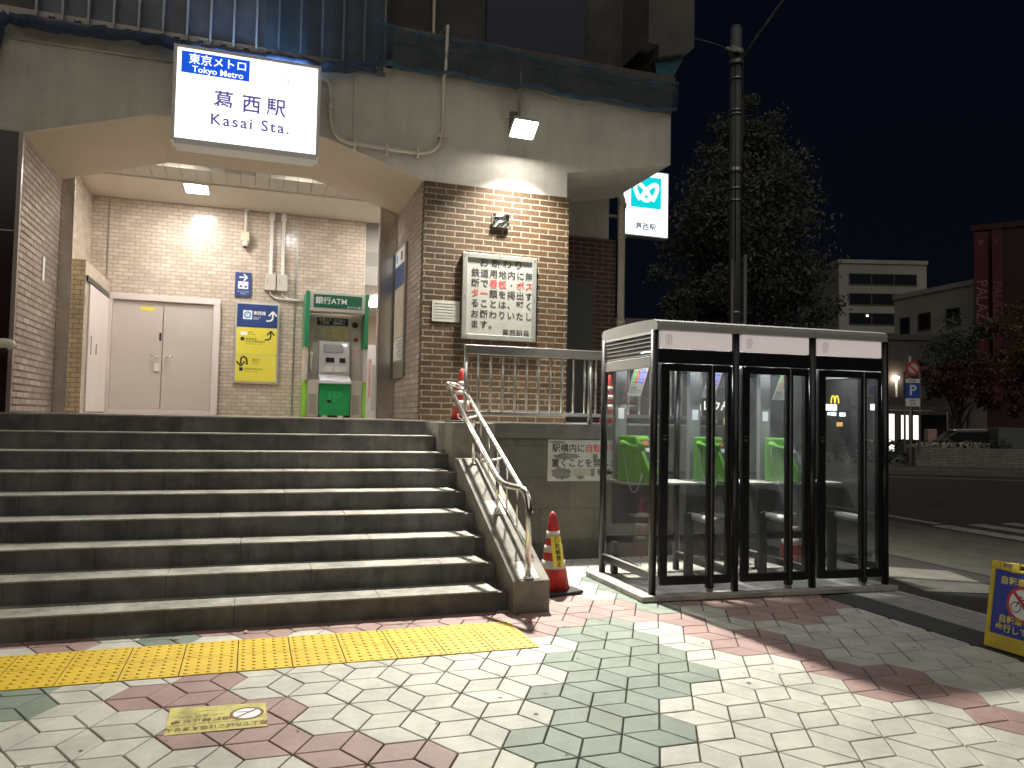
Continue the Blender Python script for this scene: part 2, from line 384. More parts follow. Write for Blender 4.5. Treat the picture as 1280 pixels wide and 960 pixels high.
# ------------------------------------------------------------------ stairs
RISE = .1637; TR = .335; XR = 1.87
st = thing('entrance_stairs', 'wide dark grey stone stairs of nine steps rising to the lit entrance', 'stairs', (0, 5.78, 0))
for k in range(9):
    y0 = 5.778+k*TR; z1 = RISE*(k+1); z0 = RISE*k
    xr = XR if k < 8 else 1.845
    y1 = y0+TR if k < 8 else 8.8
    mb = MB(); x = -5.; L_ = 1.02
    xs = [-5.]; x = -5+random.uniform(.2, .9)
    while x < xr-.25: xs.append(x); x += L_
    xs.append(xr)
    for a, b in zip(xs, xs[1:]):
        g_ = .0012
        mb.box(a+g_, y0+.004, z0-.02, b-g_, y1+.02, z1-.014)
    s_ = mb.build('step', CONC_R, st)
    mb = MB()
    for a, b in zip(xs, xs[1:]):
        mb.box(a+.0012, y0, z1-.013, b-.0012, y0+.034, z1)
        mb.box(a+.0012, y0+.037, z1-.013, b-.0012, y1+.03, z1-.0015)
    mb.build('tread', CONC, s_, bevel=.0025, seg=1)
mb = MB()
for k in range(8):
    y0 = 5.80+k*TR; mb.box(1.872, y0, 0, 1.962, y0+TR+.02, RISE*(k+1)-.02)
mb.build('side_gutter', CONC_R, st)
# parapet with sloping top, pillar, retaining wall and coping
SL = lambda y: .245+.489*(y-5.69)
pw = thing('stair_parapet', 'low concrete parapet with a sloping top along the right of the stairs', 'parapet', (2.1, 5.69, 0))
MB().prism([(5.69, 0), (5.69, .245), (7.42, SL(7.42)), (7.43, 1.10), (7.80, 1.10), (7.80, 0)], 1.965, 2.272, 'x').build('wall', CONC2, pw, bevel=.006)
for y in (5.74, 6.56):
    MB().prism([(y-.03, SL(y-.03)-.01), (y-.03, SL(y-.03)+.004), (y+.17, SL(y+.17)+.004), (y+.17, SL(y+.17)-.01)], 2.01, 2.19, 'x').build('mortar_patch', mat('pale_mortar', (.5, .48, .43), .85, nscale=30, namt=.3), pw)
rw = thing('retaining_wall', 'grey stone block retaining wall under the steel fence', 'wall', (3.5, 7.7, 0))
box('pillar', (1.955, 7.62, 0, 2.40, 8.02, 1.46), CONC2, rw, bevel=.006)
box('wall', (2.403, 7.755, -.05, 5.3, 8.0, 1.30), BLOCK, rw)
box('coping', (2.403, 7.715, 1.303, 5.34, 8.05, 1.463), COPE, rw, bevel=.008)
box('terrace', (1.90, 8.055, 0, 5.3, 10.59, 1.455), CONC, rw)
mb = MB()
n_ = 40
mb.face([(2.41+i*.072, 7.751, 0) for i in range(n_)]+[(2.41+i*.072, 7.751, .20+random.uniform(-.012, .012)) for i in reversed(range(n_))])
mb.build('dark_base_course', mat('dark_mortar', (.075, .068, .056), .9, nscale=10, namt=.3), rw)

# ------------------------------------------------------------------ station building
YB = 8.8
sb = thing('station_building', 'station entrance under a viaduct with pale stucco beam and brown brick piers', 'station', (0, 8.8, 0))
# stucco beam with haunches
OUT = [(-5, 4.29), (-2.262, 4.29), (-1.09, 4.65), (.67, 4.65), (1.84, 4.29), (3.655, 4.29), (3.655, 4.603), (5.117, 4.89), (5.117, 5.56), (-5, 5.56)]
mb = MB(); n = len(OUT)
mb.prism(OUT, YB, 10.45, 'y')
beam = mb.build('beam', STUCCO, sb)
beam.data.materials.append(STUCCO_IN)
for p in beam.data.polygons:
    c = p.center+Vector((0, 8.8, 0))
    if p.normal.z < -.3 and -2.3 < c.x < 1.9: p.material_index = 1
# brick pier right of entrance
box('brick_pier', (1.842, YB-.012, 0, 3.68, 10.449, 4.287), BRK, sb)
box('reveal_tiles', (1.828, YB+.03, 1.475, 1.841, 10.44, 4.286), REV, sb)
# left pier
box('left_pier', (-5, YB-.005, 0, -2.30, 10.44, 4.287), DARKP, sb)
box('corner_trim', (-2.299, YB-.004, 1.478, -2.262, YB+.05, 4.286), mat('bronze_trim', (.30, .25, .22), .35, .6), sb)
box('reveal_tiles', (-2.299, YB+.052, 1.478, -2.262, 10.44, 4.286), REV, sb)
box('cladding_joint', (-5, YB-.008, 3.28, -2.302, YB-.0055, 3.29), STEELD, sb)
box('light_switch_plate', (-2.2615, 9.75, 2.95, -2.255, 9.84, 3.22), WHITE, sb)
# stainless jambs
box('steel_jamb', (-2.262, 10.45, 1.478, -2.115, 10.475, 4.45), STEEL, sb, bevel=.004)
box('steel_jamb', (1.60, 10.45, 1.478, 1.83, 10.475, 4.45), STEEL, sb, bevel=.004)
box('jamb_edge', (1.575, 10.44, 1.478, 1.599, 10.47, 4.45), PINKW, sb)
# interior
FL = mat('hall_floor', (.42, .38, .33), .3, nscale=3, namt=.08)
box('hall_floor', (-3.2, 8.84, 1.30, 6, 18, 1.4765), FL, sb)
box('back_wall', (-2.34, 12.7, 1.477, 1.69, 12.95, 4.9), TILEB, sb)
box('left_hall_wall', (-2.5, 10.63, 1.477, -2.33, 12.7, 4.9), TILEBY, sb)
box('wall_end', (1.692, 12.70, 1.477, 1.70, 15.5, 4.9), PINKW, sb)
box('expansion_joint', (-2.115, 12.694, 1.49, -2.095, 12.699, 4.72), STEELD, sb)
box('expansion_joint', (.595, 12.694, 1.49, .622, 12.699, 4.72), STEELD, sb)
CEIL = mat('ceiling_panel', (.62, .56, .48), .6, nscale=1, namt=.03)
mb = MB()
for k in range(9):
    y0 = 11.5+k*.135; mb.box(-2.33, y0, 4.715, 2.4, y0+.129, 4.78)
mb.build('ceiling', CEIL, sb)
mb = MB()
for k in range(25):
    x0 = -2.33+k*.19; mb.box(x0, 10.90, 4.735, x0+.183, 11.49, 4.79)
mb.build('ceiling', mat('ceiling_panel_grey', (.50, .47, .41), .6), sb)
box('ceiling_void', (-2.4, 10.46, 4.80, 2.4, 12.9, 4.9), mat('void_dark', (.05, .05, .05), .9), sb)
# casing with the sliding door on the left
box('door_casing', (-2.328, 10.95, 1.477, -2.062, 12.695, 3.43), TILEY, sb)
box('casing_side', (-2.062, 10.955, 1.477, -2.055, 12.695, 3.43), TILEBY, sb)
sd = box('sliding_door', (-2.055, 11.2, 1.50, -2.035, 12.55, 3.16), PINKW, sb, bevel=.003)
box('handle', (-2.035, 11.36, 2.25, -2.028, 11.40, 2.50), STEELD, sd); box('lock', (-2.035, 11.72, 2.27, -2.028, 11.77, 2.42), STEELD, sd)
box('door_track', (-2.05, 11.0, 3.17, -2.03, 12.6, 3.24), BLACK, sb)
fr = MB().box(-2.06, 12.58, 3.17, -.50, 12.69, 3.26).box(-2.06, 12.58, 1.48, -1.995, 12.69, 3.168).box(-.60, 12.58, 1.48, -.50, 12.69, 3.168).box(-1.993, 12.58, 1.478, -.602, 12.69, 1.55).build('door_frame', PINKW, sb, bevel=.004)
DLEAF = mat('grey_steel_door', (.60, .53, .47), .28, .1, nscale=2, namt=.05)
for x0, x1 in ((-1.99, -1.305), (-1.295, -.605)):
    d = box('door_leaf', (x0, 12.62, 1.555, x1, 12.67, 3.165), DLEAF, sb, bevel=.003)
    hx = -1.36 if x0 < -1.5 else -1.24
    MB().tube([(hx, 12.62, 2.33), (hx, 12.57, 2.33), (hx+(-.1 if x0 < -1.5 else .1), 12.57, 2.345)], .011, 8).build('handle', STEEL2, d)
    if x0 < -1.5:
        box('notice_sticker', (-1.62, 12.6185, 3.03, -1.42, 12.6195, 3.08), YEL, d)
        box('lock', (-1.345, 12.607, 2.58, -1.315, 12.62, 2.70), STEEL2, d)
        box('lock_cover', (-1.40, 12.605, 2.12, -1.33, 12.62, 2.24), WHITE, d)
# corridor at the right back of the hall
box('corridor_wall', (1.5, 17.0, 1.477, 6, 17.2, 4.6), mat('corridor_panel', (.45, .36, .26), .6, nscale=1, namt=.1), sb)
box('corridor_soffit', (1.70, 13.1, 3.72, 6, 17.0, 3.9), mat('corridor_ceiling', (.55, .53, .49), .6), sb)
box('soffit_fascia', (1.70, 13.0, 3.72, 6, 13.09, 5.4), mat('soffit_grey', (.42, .40, .36), .6), sb)
box('soffit_band', (1.70, 12.985, 4.05, 6, 12.999, 4.28), mat('band_grey', (.30, .29, .26), .6), sb)
box('side_wall_right', (3.9, 10.6, 1.477, 4.0, 17, 4.7), PINKW, sb)
# rear wall to the right of the pier
box('rear_wall', (3.685, 10.595, 4.29, 5.10, 10.85, 6.0), STUCCO, sb)
box('rear_brick_wall', (3.685, 10.58, 1.2, 5.22, 10.85, 4.288), BRKD, sb)
dd = box('service_door', (4.0, 10.555, 1.46, 4.84, 10.579, 3.60), mat('grey_green_door', (.085, .09, .085), .45), sb, bevel=.003)
box('handle', (4.72, 10.53, 2.4, 4.76, 10.555, 2.55), STEELD, dd)
box('viaduct_hall_wall', (5.0, 10.9, 0, 5.2, 30, 6.0), mat('viaduct_concrete', (.16, .155, .145), .85, nscale=1, namt=.2), sb)
# ledge and viaduct above
LEDGE = mat('weathered_ledge', (.15, .135, .115), .85, nscale=5, namt=.35, bump=.5, bscale=60, stain=.5, stain_scale=2)
mb = MB().box(1.42, YB-.04, 5.56, 5.117, 9.6, 5.86).box(1.42, YB-.10, 5.862, 5.13, 9.6, 6.03)
mb.build('ledge', LEDGE, sb, bevel=.01)
GIRD = mat('viaduct_grey', (.10, .097, .09), .8, nscale=2, namt=.3, stain=.4, stain_scale=.8)
box('viaduct_wall', (1.30, 9.5, 6.03, 5.1, 10.2, 9.5), GIRD, sb)
box('viaduct_panel', (2.75, 9.44, 6.04, 4.15, 9.499, 9.0), mat('viaduct_blue_panel', (.035, .045, .085), .6), sb)
MB().prism([(4.75, 9.5), (5.43, 9.5), (5.43, 6.5), (5.35, 6.42), (4.90, 6.28), (4.90, 6.45), (4.75, 6.45)], 8.75, 10.0, 'y').build('girder_end', GIRD, sb)
box('viaduct_deck', (-8, 9.0, 5.57, 1.41, 11, 9.5), GIRD, sb)
RIB = mat('ribbed_blue_steel', (.12, .135, .17), .55, .2, nscale=4, namt=.3)
box('ribbed_panel', (-2.22, 8.84, 5.46, 1.335, 8.999, 7.2), RIB, sb)
for k in range(16):
    x = -2.195+k*.2345
    box('panel_rib', (x-.008, 8.745, 5.48, x+.012, 8.839, 7.2), mat('rib_edge', (.40, .40, .42), .5), sb)
for k in range(15): MB().lathe([(.035, 0), (.03, .02), (.012, .03)], (-2.06+k*.2345, 8.80, 5.50), 8).build('panel_bolt', STEELD, sb)
box('panel_sill', (-2.24, 8.74, 5.445, 1.34, 8.839, 5.475), RIB, sb)
# small mouldings on the stucco
MB().tube([(-2.46, YB-.012, 5.235), (-.9, YB-.012, 5.24)], .012, 8).build('moulding', STUCCO, sb)
box('stucco_joint', (.985, YB-.003, 4.57, .992, YB-.0005, 5.55), mat('joint_dark', (.25, .22, .18), .9), sb)

# blue safety net hung along the ledge
NET = glassmat('safety_net', tint=(.55, .60, .66))
m, N, L, P = newmat('net_mesh')
tr = N.new('ShaderNodeBsdfTransparent'); mx = N.new('ShaderNodeMixShader'); P.inputs['Base Color'].default_value = (.035, .075, .11, 1); P.inputs['Roughness'].default_value = .8
mx.inputs[0].default_value = .42; L.new(tr.outputs[0], mx.inputs[1]); L.new(P.outputs[0], mx.inputs[2]); L.new(mx.outputs[0], N['Material Output'].inputs[0]); NETM = m
ROPE = mat('net_rope', (.03, .07, .11), .8, nscale=40, namt=.4)
def hem(x0, x1, z0, z1, y, amp, n, seed, lumps=3.):
    rg = random.Random(seed); out = []
    for i in range(n+1):
        t = i/n; x = x0+(x1-x0)*t
        out.append(Vector((x, y+.02*math.sin(i*1.3)+rg.uniform(-.006, .006), z0+(z1-z0)*t-amp*abs(math.sin(math.pi*t*lumps))+rg.uniform(-.008, .008))))
    return out
netA = thing('safety_net', 'dark blue debris net sagging along the right half of the ledge', 'net', (3.3, 8.7, 5.7))
lo = hem(1.2, 5.15, 5.60, 5.60, 8.70, .055, 60, 1, 4); hi = hem(1.2, 5.15, 6.02, 5.93, 8.66, .05, 60, 2, 3)
mb = MB()
for i in range(60):
    a, b, c2, d2 = lo[i], lo[i+1], hi[i+1], hi[i]
    m1 = (a+d2)/2+Vector((0, -.03, 0)); m2 = (b+c2)/2+Vector((0, -.03, 0))
    mb.face([a, b, m2, m1], True); mb.face([m1, m2, c2, d2], True)
mb.build('mesh_sheet', NETM, netA)
rg = random.Random(5)
MB().tube(lo, [rg.uniform(.014, .034) for _ in lo], 8).build('lower_hem', ROPE, netA)
MB().tube(hi, [rg.uniform(.010, .026) for _ in hi], 8).build('upper_hem', ROPE, netA)
netB = thing('safety_net', 'rolled navy blue net bundled below the ribbed steel panels', 'net', (-.5, 8.7, 5.4))
lo = hem(-2.42, 1.22, 5.415, 5.56, 8.72, .02, 60, 3, 5); lo = [Vector((p.x, p.y, 5.40+.02*math.sin(p.x*4)+.14*max(0, min(1, (p.x-.6)/.6)))) for p in lo]
MB().tube(lo, [rg.uniform(.045, .068) for _ in lo], 10).build('rolled_hem', mat('navy_net', (.03, .045, .09), .85, nscale=30, namt=.5), netB)
MB().tube([(-2.42, 8.71, 5.42), (-2.50, 8.72, 5.33), (-2.53, 8.73, 5.05), (-2.62, 8.74, 4.85), (-2.7, 8.75, 4.8)], [.06, .06, .045, .05, .03], 10).build('hanging_end', MATS['navy_net'], netB)
hi = hem(.0, 1.33, 5.50, 5.52, 8.70, .01, 24, 8, 2); top = [p+Vector((0, -.03, 1.6)) for p in hi]
mb = MB()
for i in range(24): mb.face([hi[i], hi[i+1], top[i+1], top[i]], True)
mb.build('mesh_sheet', NETM, netB)
netC = thing('safety_net', 'teal net sheet tucked under the end of the dark girder', 'net', (5.15, 8.8, 6.2))
MB().face([(4.90, 8.80, 6.05), (5.13, 8.80, 6.04), (5.34, 8.85, 6.40), (4.90, 8.85, 6.28)]).face([(5.13, 8.80, 6.04), (5.15, 9.6, 6.04), (5.35, 9.6, 6.4), (5.34, 8.85, 6.40)]).build('mesh_sheet', mat('teal_net', (.03, .11, .14), .8, nscale=20, namt=.3), netC)

# conduits
cdt = thing('conduit_pipe', 'cream conduit looping in a U below the net beside the station sign', 'pipe', (1.4, 8.77, 4.6))
CR = mat('cream_conduit', (.58, .53, .45), .5, nscale=6, namt=.1)
pts = [(.62, 8.765, 5.30), (.70, 8.765, 5.27), (.735, 8.765, 5.18), (.735, 8.765, 4.95), (.74, 8.765, 4.85), (.77, 8.765, 4.73), (.84, 8.765, 4.645), (.95, 8.765, 4.605), (1.4, 8.765, 4.595), (1.72, 8.765, 4.59), (1.84, 8.765, 4.60), (1.94, 8.765, 4.65), (2.01, 8.765, 4.74), (2.035, 8.765, 4.85), (2.035, 8.765, 5.52), (2.035, 8.68, 5.6), (2.035, 8.62, 6.1), (2.035, 8.9, 6.15), (2.035, 9.4, 6.2), (2.035, 9.42, 7.5)]
MB().tube(pts, .020, 10).build('pipe', CR, cdt)
for x in (1.02, 1.38, 1.74): box('clamp', (x-.014, 8.735, 4.535, x+.014, 8.799, 4.65), CR, cdt, bevel=.003)
box('clamp', (1.985, 8.735, 4.83, 2.085, 8.799, 4.86), CR, cdt, bevel=.003)
MB().tube([(.735, 8.765, 4.96), (.735, 8.765, 5.05)], .033, 10).build('coupling', GREYM, cdt)
dp = thing('drain_pipe', 'pale vertical drain pipe at the right corner of the rear wall', 'pipe', (5.30, 10.5, 1.46))
MB().tube([(5.12, 10.5, 5.05), (5.2, 10.5, 5.02), (5.27, 10.5, 4.9), (5.28, 10.5, 1.46)], .055, 12).build('pipe', CR, dp)
MB().tube([(5.28, 10.5, 4.30), (5.28, 10.5, 4.36)], .068, 12).tube([(5.28, 10.5, 2.98), (5.28, 10.5, 3.03)], .068, 12).tube([(5.275, 10.5, 4.78), (5.278, 10.5, 4.84)], .068, 12).build('joint_ring', CR, dp)

# ------------------------------------------------------------------ floodlight
fl = thing('floodlight', 'bright white floodlight bracketed to the stucco above the brick pier', 'floodlight', (2.95, 8.6, 4.95))
tl = R(33); FN = Vector((0, -math.sin(tl), -math.cos(tl))); FU = Vector((0, -math.cos(tl), math.sin(tl))); FC = Vector((2.955, 8.48, 4.945)); FX = Vector((1, 0, 0))
hw, hd = .15, .125
q = [FC-FX*hw-FU*hd, FC+FX*hw-FU*hd, FC+FX*hw+FU*hd, FC-FX*hw+FU*hd]
bk = [p-FN*.06*1 for p in q]
mb = MB(); mb.face([p+FN*-.004 for p in q][::-1]);
for i in range(4): mb.face([q[i]+FN*.006, q[(i+1) % 4]+FN*.006, bk[(i+1) % 4], bk[i]])
mb.face(bk); mb.build('housing', GREYM, fl)
MB().face([FC+(p-FC)*.93+FN*.001 for p in q]).build('lamp_face', emis('floodlight_white', (1, .955, .855), 42, True), fl)
al = bpy.data.lights.new('flood_lamp', 'AREA'); al.shape = 'SQUARE'; al.size = .17; al.energy = 166; al.color = (1, .955, .855); al.spread = R(128)
ao = bpy.data.objects.new('flood_lamp', al); C.objects.link(ao); ao.location = FC+FN*.008; ao.rotation_euler = FN.to_track_quat('-Z', 'Y').to_euler()
MB().box(2.78, 8.765, 5.18, 2.95, 8.799, 5.40).build('junction_box', STUCCO, fl, bevel=.004)
MB().box(2.86, 8.70, 5.06, 2.95, 8.765, 5.24).build('sensor', mat('sensor_grey', (.12, .12, .12), .5), fl, bevel=.006)
MB().tube([(2.955, 8.5, 5.0), (2.955, 8.62, 5.07), (2.955, 8.795, 5.09)], .02, 8).tube([(3.0, 8.77, 5.1), (3.0, 8.77, 5.95)], .014, 8).build('bracket', GREYM, fl)

# ------------------------------------------------------------------ illuminated station sign
sg = thing('station_sign', 'large glowing white station name lightbox hung in front of the stucco beam', 'sign', (-.14, 8.45, 4.3))
X0, X1, Z0, Z1 = -.875, .60, 4.29, 5.295
fm = MB().box(X0, 8.45, Z0, X0+.035, 8.70, Z1).box(X1-.035, 8.45, Z0, X1, 8.70, Z1).box(X0+.036, 8.45, Z0-.03, X1-.036, 8.70, Z0+.03).box(X0+.036, 8.45, Z1-.03, X1-.036, 8.70, Z1).box(X0+.036, 8.66, Z0+.032, X1-.036, 8.70, Z1-.032)
fm.build('frame', mat('sign_frame', (.66, .66, .66), .4), sg, bevel=.003)
MB().box(X0+.037, 8.462, Z0+.031, X1-.037, 8.65, Z1-.031).build('lit_panel', emis('sign_white', (.96, .98, 1), 1.5), sg)
box('blue_panel', (X0+.075, 8.458, 5.01, -.135, 8.461, 5.235), emis('sign_blue', (.0, .075, .60), 1.0), sg)
SW = emis('sign_letter_white', (.95, .97, 1), 1.3); SP = emis('sign_letter_violet', (.09, .07, .25), 1); SGY = emis('sign_letter_grey', (.07, .07, .08), 1)
text('東京メトロ', .115, SW, sg, (-.445, 8.456, 5.155), bold=.012); text('Tokyo Metro', .092, SW, sg, (-.445, 8.456, 5.055), bold=.012)
text('T', .055, SGY, sg, (.235, 8.461, 5.14), bold=.01); text('17', .062, SGY, sg, (.235, 8.461, 5.06), spacing=1.2, bold=.01)
text('葛', .205, SP, sg, (-.38, 8.461, 4.76), squash=.97, bold=.018); text('西', .205, SP, sg, (-.105, 8.461, 4.76), squash=.97, bold=.018); text('駅', .205, SP, sg, (.145, 8.461, 4.76), squash=.97, bold=.018)
text('Kasai Sta.', .165, SP, sg, (-.11, 8.461, 4.555), spacing=1.22, bold=.016)
MB().tube([(-.6, 8.68, 4.8), (-.6, 8.80, 4.8)], .03, 8).tube([(.35, 8.68, 4.8), (.35, 8.80, 4.8)], .03, 8).build('bracket', GREYM, sg)
box('top_lamp', (X0+.25, 8.56, Z1+.003, X1-.15, 8.69, Z1+.006), emis('top_blue_glow', (.35, .6, 1), 9, True), sg)

# logo sign beyond the cantilever
lg = thing('station_sign', 'square white lightbox with a teal emblem glowing beside the drain pipe', 'sign', (6.5, 12.0, 4.8))
MB().box(6.07, 12.01, 4.80, 6.94, 12.2, 5.95).build('lit_panel', emis('logo_white', (.9, .98, 1), 1.5), lg)
MB().box(6.05, 12.02, 4.78, 6.07, 12.21, 5.97).box(6.94, 12.02, 4.78, 6.96, 12.21, 5.97).box(6.07, 12.02, 5.95, 6.94, 12.21, 5.97).box(6.07, 12.02, 4.78, 6.94, 12.21, 4.80).build('frame', GREYM, lg)
box('teal_panel', (6.20, 12.004, 5.29, 6.80, 12.009, 5.85), emis('logo_teal', (.0, .62, .68), 1.0), lg)
hp = []
def ribbon(pts, wd, y):
    mb = MB(); P3 = [Vector((p[0], 0, p[1])) for p in pts]; L3 = []; R3 = []
    for i, p in enumerate(P3):
        d = (P3[min(i+1, len(P3)-1)]-P3[max(i-1, 0)]).normalized(); nn = Vector((-d.z, 0, d.x)); L3.append(p+nn*wd/2); R3.append(p-nn*wd/2)
    for i in range(len(P3)-1): mb.face([(L3[i].x, y, L3[i].z), (L3[i+1].x, y, L3[i+1].z), (R3[i+1].x, y, R3[i+1].z), (R3[i].x, y, R3[i].z)])
    return mb
def bez(P, n=14):
    out = []
    for i in range(n+1):
        t = i/n; a = (1-t)**3; b = 3*t*(1-t)**2; c = 3*t*t*(1-t); d = t**3
        out.append((a*P[0][0]+b*P[1][0]+c*P[2][0]+d*P[3][0], a*P[0][1]+b*P[1][1]+c*P[2][1]+d*P[3][1]))
    return out
cx, cz = 6.50, 5.555
for sgn in (-1, 1):
    a = bez([(cx+sgn*.12, cz-.13), (cx+sgn*.22, cz+.02), (cx+sgn*.26, cz+.17), (cx+sgn*.17, cz+.165)])
    b = bez([(cx+sgn*.17, cz+.165), (cx+sgn*.09, cz+.15), (cx-sgn*.02, cz+.03), (cx-sgn*.075, cz-.055)])
    c3 = bez([(cx-sgn*.075, cz-.055), (cx-sgn*.09, cz-.10), (cx-sgn*.05, cz-.125), (cx, cz-.125)])
    ribbon(a+b[1:]+c3[1:], .075, 12.002-(.0006 if sgn > 0 else 0)).build('emblem', emis('logo_line', (.9, 1, 1), 1.3), lg)
text('T\n17', .08, emis('logo_grey', (.16, .18, .18), 1), lg, (6.5, 12.008, 5.12), line=.8, bold=.02)
MB().disc((6.5, 12.0085, 5.12), .085, (1, 0, 0), (0, 0, 1), 28, .076).build('number_ring', MATS['logo_grey'], lg)
text('葛西駅', .135, MATS['logo_grey'], lg, (6.5, 12.008, 4.945), spacing=1.05, bold=.03)
for z in (5.6, 5.1): MB().tube([(5.2, 12.1, z), (6.05, 12.1, z)], .03, 8).build('arm', GREYM, lg)

# hall ceiling lamps
lampM = emis('ceiling_lamp_white', (1, .96, .91), 45, True)
cl = thing('ceiling_light', 'square flush ceiling light left of centre in the entrance hall', 'ceiling light', (-.85, 11.75, 4.70), 'ceiling lights in the hall')
box('diffuser', (-.99, 11.54, 4.700, -.70, 11.96, 4.710), lampM, cl)
MB().box(-1.01, 11.52, 4.703, -.991, 11.98, 4.714).box(-.699, 11.52, 4.703, -.68, 11.98, 4.714).box(-.99, 11.52, 4.703, -.70, 11.539, 4.714).box(-.99, 11.961, 4.703, -.70, 11.98, 4.714).build('frame', WHITE, cl)
for x_, lb in ((-1.0, 'added unseen ceiling light just behind the beam on the left side of the hall'), (.55, 'added unseen ceiling light just behind the beam on the right side of the hall')):
    cx_ = copy_tree(cl); cx_.location = (x_, 10.575, 4.755); cx_.scale = (1, .45, 1); cx_['label'] = lb  # extra copies added behind the beam to brighten hall and reveals
c2 = copy_tree(cl); c2.location = (2.2, 11.75, 4.70); c2['label'] = 'added square flush ceiling light hidden behind the right haunch above the bank machine'  # another copy added out of sight to light the hall
for n, x in enumerate((2.35,)):
    t = thing('ceiling_light', 'ceiling light panel in the corridor beyond the bank machine', 'ceiling light', (x, 14.6, 3.71), 'corridor ceiling lights')
    box('diffuser', (x-.28, 14.0, 3.700, x+.28, 15.4, 3.712), emis('corridor_lamp', (1, .97, .92), 7, True), t)

# ------------------------------------------------------------------ things on the hall wall
WY = 12.69
b1 = thing('direction_board', 'blue and yellow direction board with arrows on the beige tile wall', 'sign', (.05, WY, 2))
box('frame', (-.285, 12.655, 1.985, .375, 12.689, 3.255), mat('silver_frame', (.62, .6, .56), .4, .5), b1, bevel=.004)
box('blue_field', (-.255, 12.651, 2.865, .345, 12.6545, 3.225), NAVY, b1)
box('yellow_field', (-.255, 12.651, 2.435, .345, 12.6545, 2.855), YEL, b1); box('yellow_field', (-.255, 12.651, 2.015, .345, 12.6545, 2.425), YEL, b1)
SKY_ = mat('sky_blue_print', (.03, .30, .65), .5)
MB().box(-.17, 12.648, 2.985, -.035, 12.6505, 3.125).build('line_symbol', WPR, b1)
MB().disc((-.1025, 12.6475, 3.055), .055, (1, 0, 0), (0, 0, 1), 24).build('line_ring', SKY_, b1); MB().disc((-.1025, 12.647, 3.055), .033, (1, 0, 0), (0, 0, 1), 24).build('line_ring', WPR, b1)
text('T', .05, NAVY, b1, (-.1025, 12.647, 3.055), bold=.02)
text('東西線', .062, WPR, b1, (-.02, 12.6505, 3.085), align='LEFT', bold=.02); text('Tozai Line\n東西线', .028, WPR, b1, (-.02, 12.6505, 3.01), align='LEFT')
def arrow(mb, c, s, y, kind):
    x, z = c
    def S_(p): return (x+p[0]*s, y, z+p[1]*s)
    if kind == 'curve_up':
        rb = ribbon([(x+p[0]*s, z+p[1]*s) for p in [(-.5, -.5), (-.25, -.49)]+bez([(-.25, -.49), (.05, -.48), (.12, -.3), (.12, 0)], 8)+[(.12, .35)]], .17*s, y)
        mb.v, f0 = mb.v, len(mb.v); mb.f += [tuple(i+f0 for i in f) for f in rb.f]; mb.v += rb.v; mb.sm += rb.sm
        for a in ((-.28, .02), (.52, .02)):
            rb = ribbon([(x+.12*s, z+.5*s), (x+a[0]*s, z+a[1]*s)], .16*s, y-.0003*(1 if a[0] < 0 else 2)); f0 = len(mb.v); mb.f += [tuple(i+f0 for i in f) for f in rb.f]; mb.v += rb.v; mb.sm += rb.sm
    elif kind == 'u':
        rb = ribbon([(x+p[0]*s, z+p[1]*s) for p in [(.4, -.4)]+bez([(.4, -.1), (.42, .55), (-.2, .62), (-.2, .05)], 12)+[(-.2, -.35)]], .17*s, y)
        f0 = len(mb.v); mb.f += [tuple(i+f0 for i in f) for f in rb.f]; mb.v += rb.v; mb.sm += rb.sm
        for a in ((-.6, -.05), (.2, -.05)):
            rb = ribbon([(x-.2*s, z-.55*s), (x+a[0]*s, z+a[1]*s)], .16*s, y-.0003*(1 if a[0] < 0 else 2)); f0 = len(mb.v); mb.f += [tuple(i+f0 for i in f) for f in rb.f]; mb.v += rb.v; mb.sm += rb.sm
    else:
        rb = ribbon([(x-.5*s, z), (x+.35*s, z)], .17*s, y); f0 = len(mb.v); mb.f += [tuple(i+f0 for i in f) for f in rb.f]; mb.v += rb.v; mb.sm += rb.sm
        for a in ((.05, .42), (.05, -.42)):
            rb = ribbon([(x+.5*s, z), (x+a[0]*s, z+a[1]*s)], .16*s, y-.0003*(1 if a[1] < 0 else 2)); f0 = len(mb.v); mb.f += [tuple(i+f0 for i in f) for f in rb.f]; mb.v += rb.v; mb.sm += rb.sm
    return mb
arrow(MB(), (.255, 3.05), .15, 12.6495, 'curve_up').build('arrow', WPR, b1)
arrow(MB(), (.235, 2.745), .14, 12.6495, 'curve_up').build('arrow', INK, b1)
arrow(MB(), (-.15, 2.33), .15, 12.6495, 'u').build('arrow', INK, b1)
box('pictogram', (-.195, 12.649, 2.735, -.10, 12.6505, 2.79), WPR, b1)
box('pictogram', (-.195, 12.649, 2.65, -.14, 12.6505, 2.705), INK, b1); box('pictogram', (-.20, 12.649, 2.175, -.145, 12.6505, 2.23), INK, b1)
text('精算所\nFare office', .026, INK, b1, (-.085, 12.6505, 2.765), align='LEFT'); text('駅事務室\nお忘れ物取扱所', .042, INK, b1, (-.12, 12.6505, 2.655), align='LEFT', line=.9); text('Station Office, Lost and Found', .020, INK, b1, (-.12, 12.6505, 2.60), align='LEFT')
text('西口', .062, INK, b1, (-.02, 12.6505, 2.34), align='LEFT'); text('West Exit', .024, INK, b1, (-.02, 12.6505, 2.295), align='LEFT')
text('葛西区民館 ほか', .038, INK, b1, (-.125, 12.6505, 2.205), align='LEFT'); text('Kasai Community Hall', .022, INK, b1, (-.125, 12.6505, 2.165), align='LEFT')
b2 = thing('ticket_sign', 'small navy blue panel with a white right arrow above the direction board', 'sign', (-.185, WY, 3.35))
box('panel', (-.305, 12.672, 3.335, -.065, 12.689, 3.72), NAVY, b2, bevel=.003)
arrow(MB(), (-.185, 3.64), .12, 12.6705, 'right').build('arrow', WPR, b2)
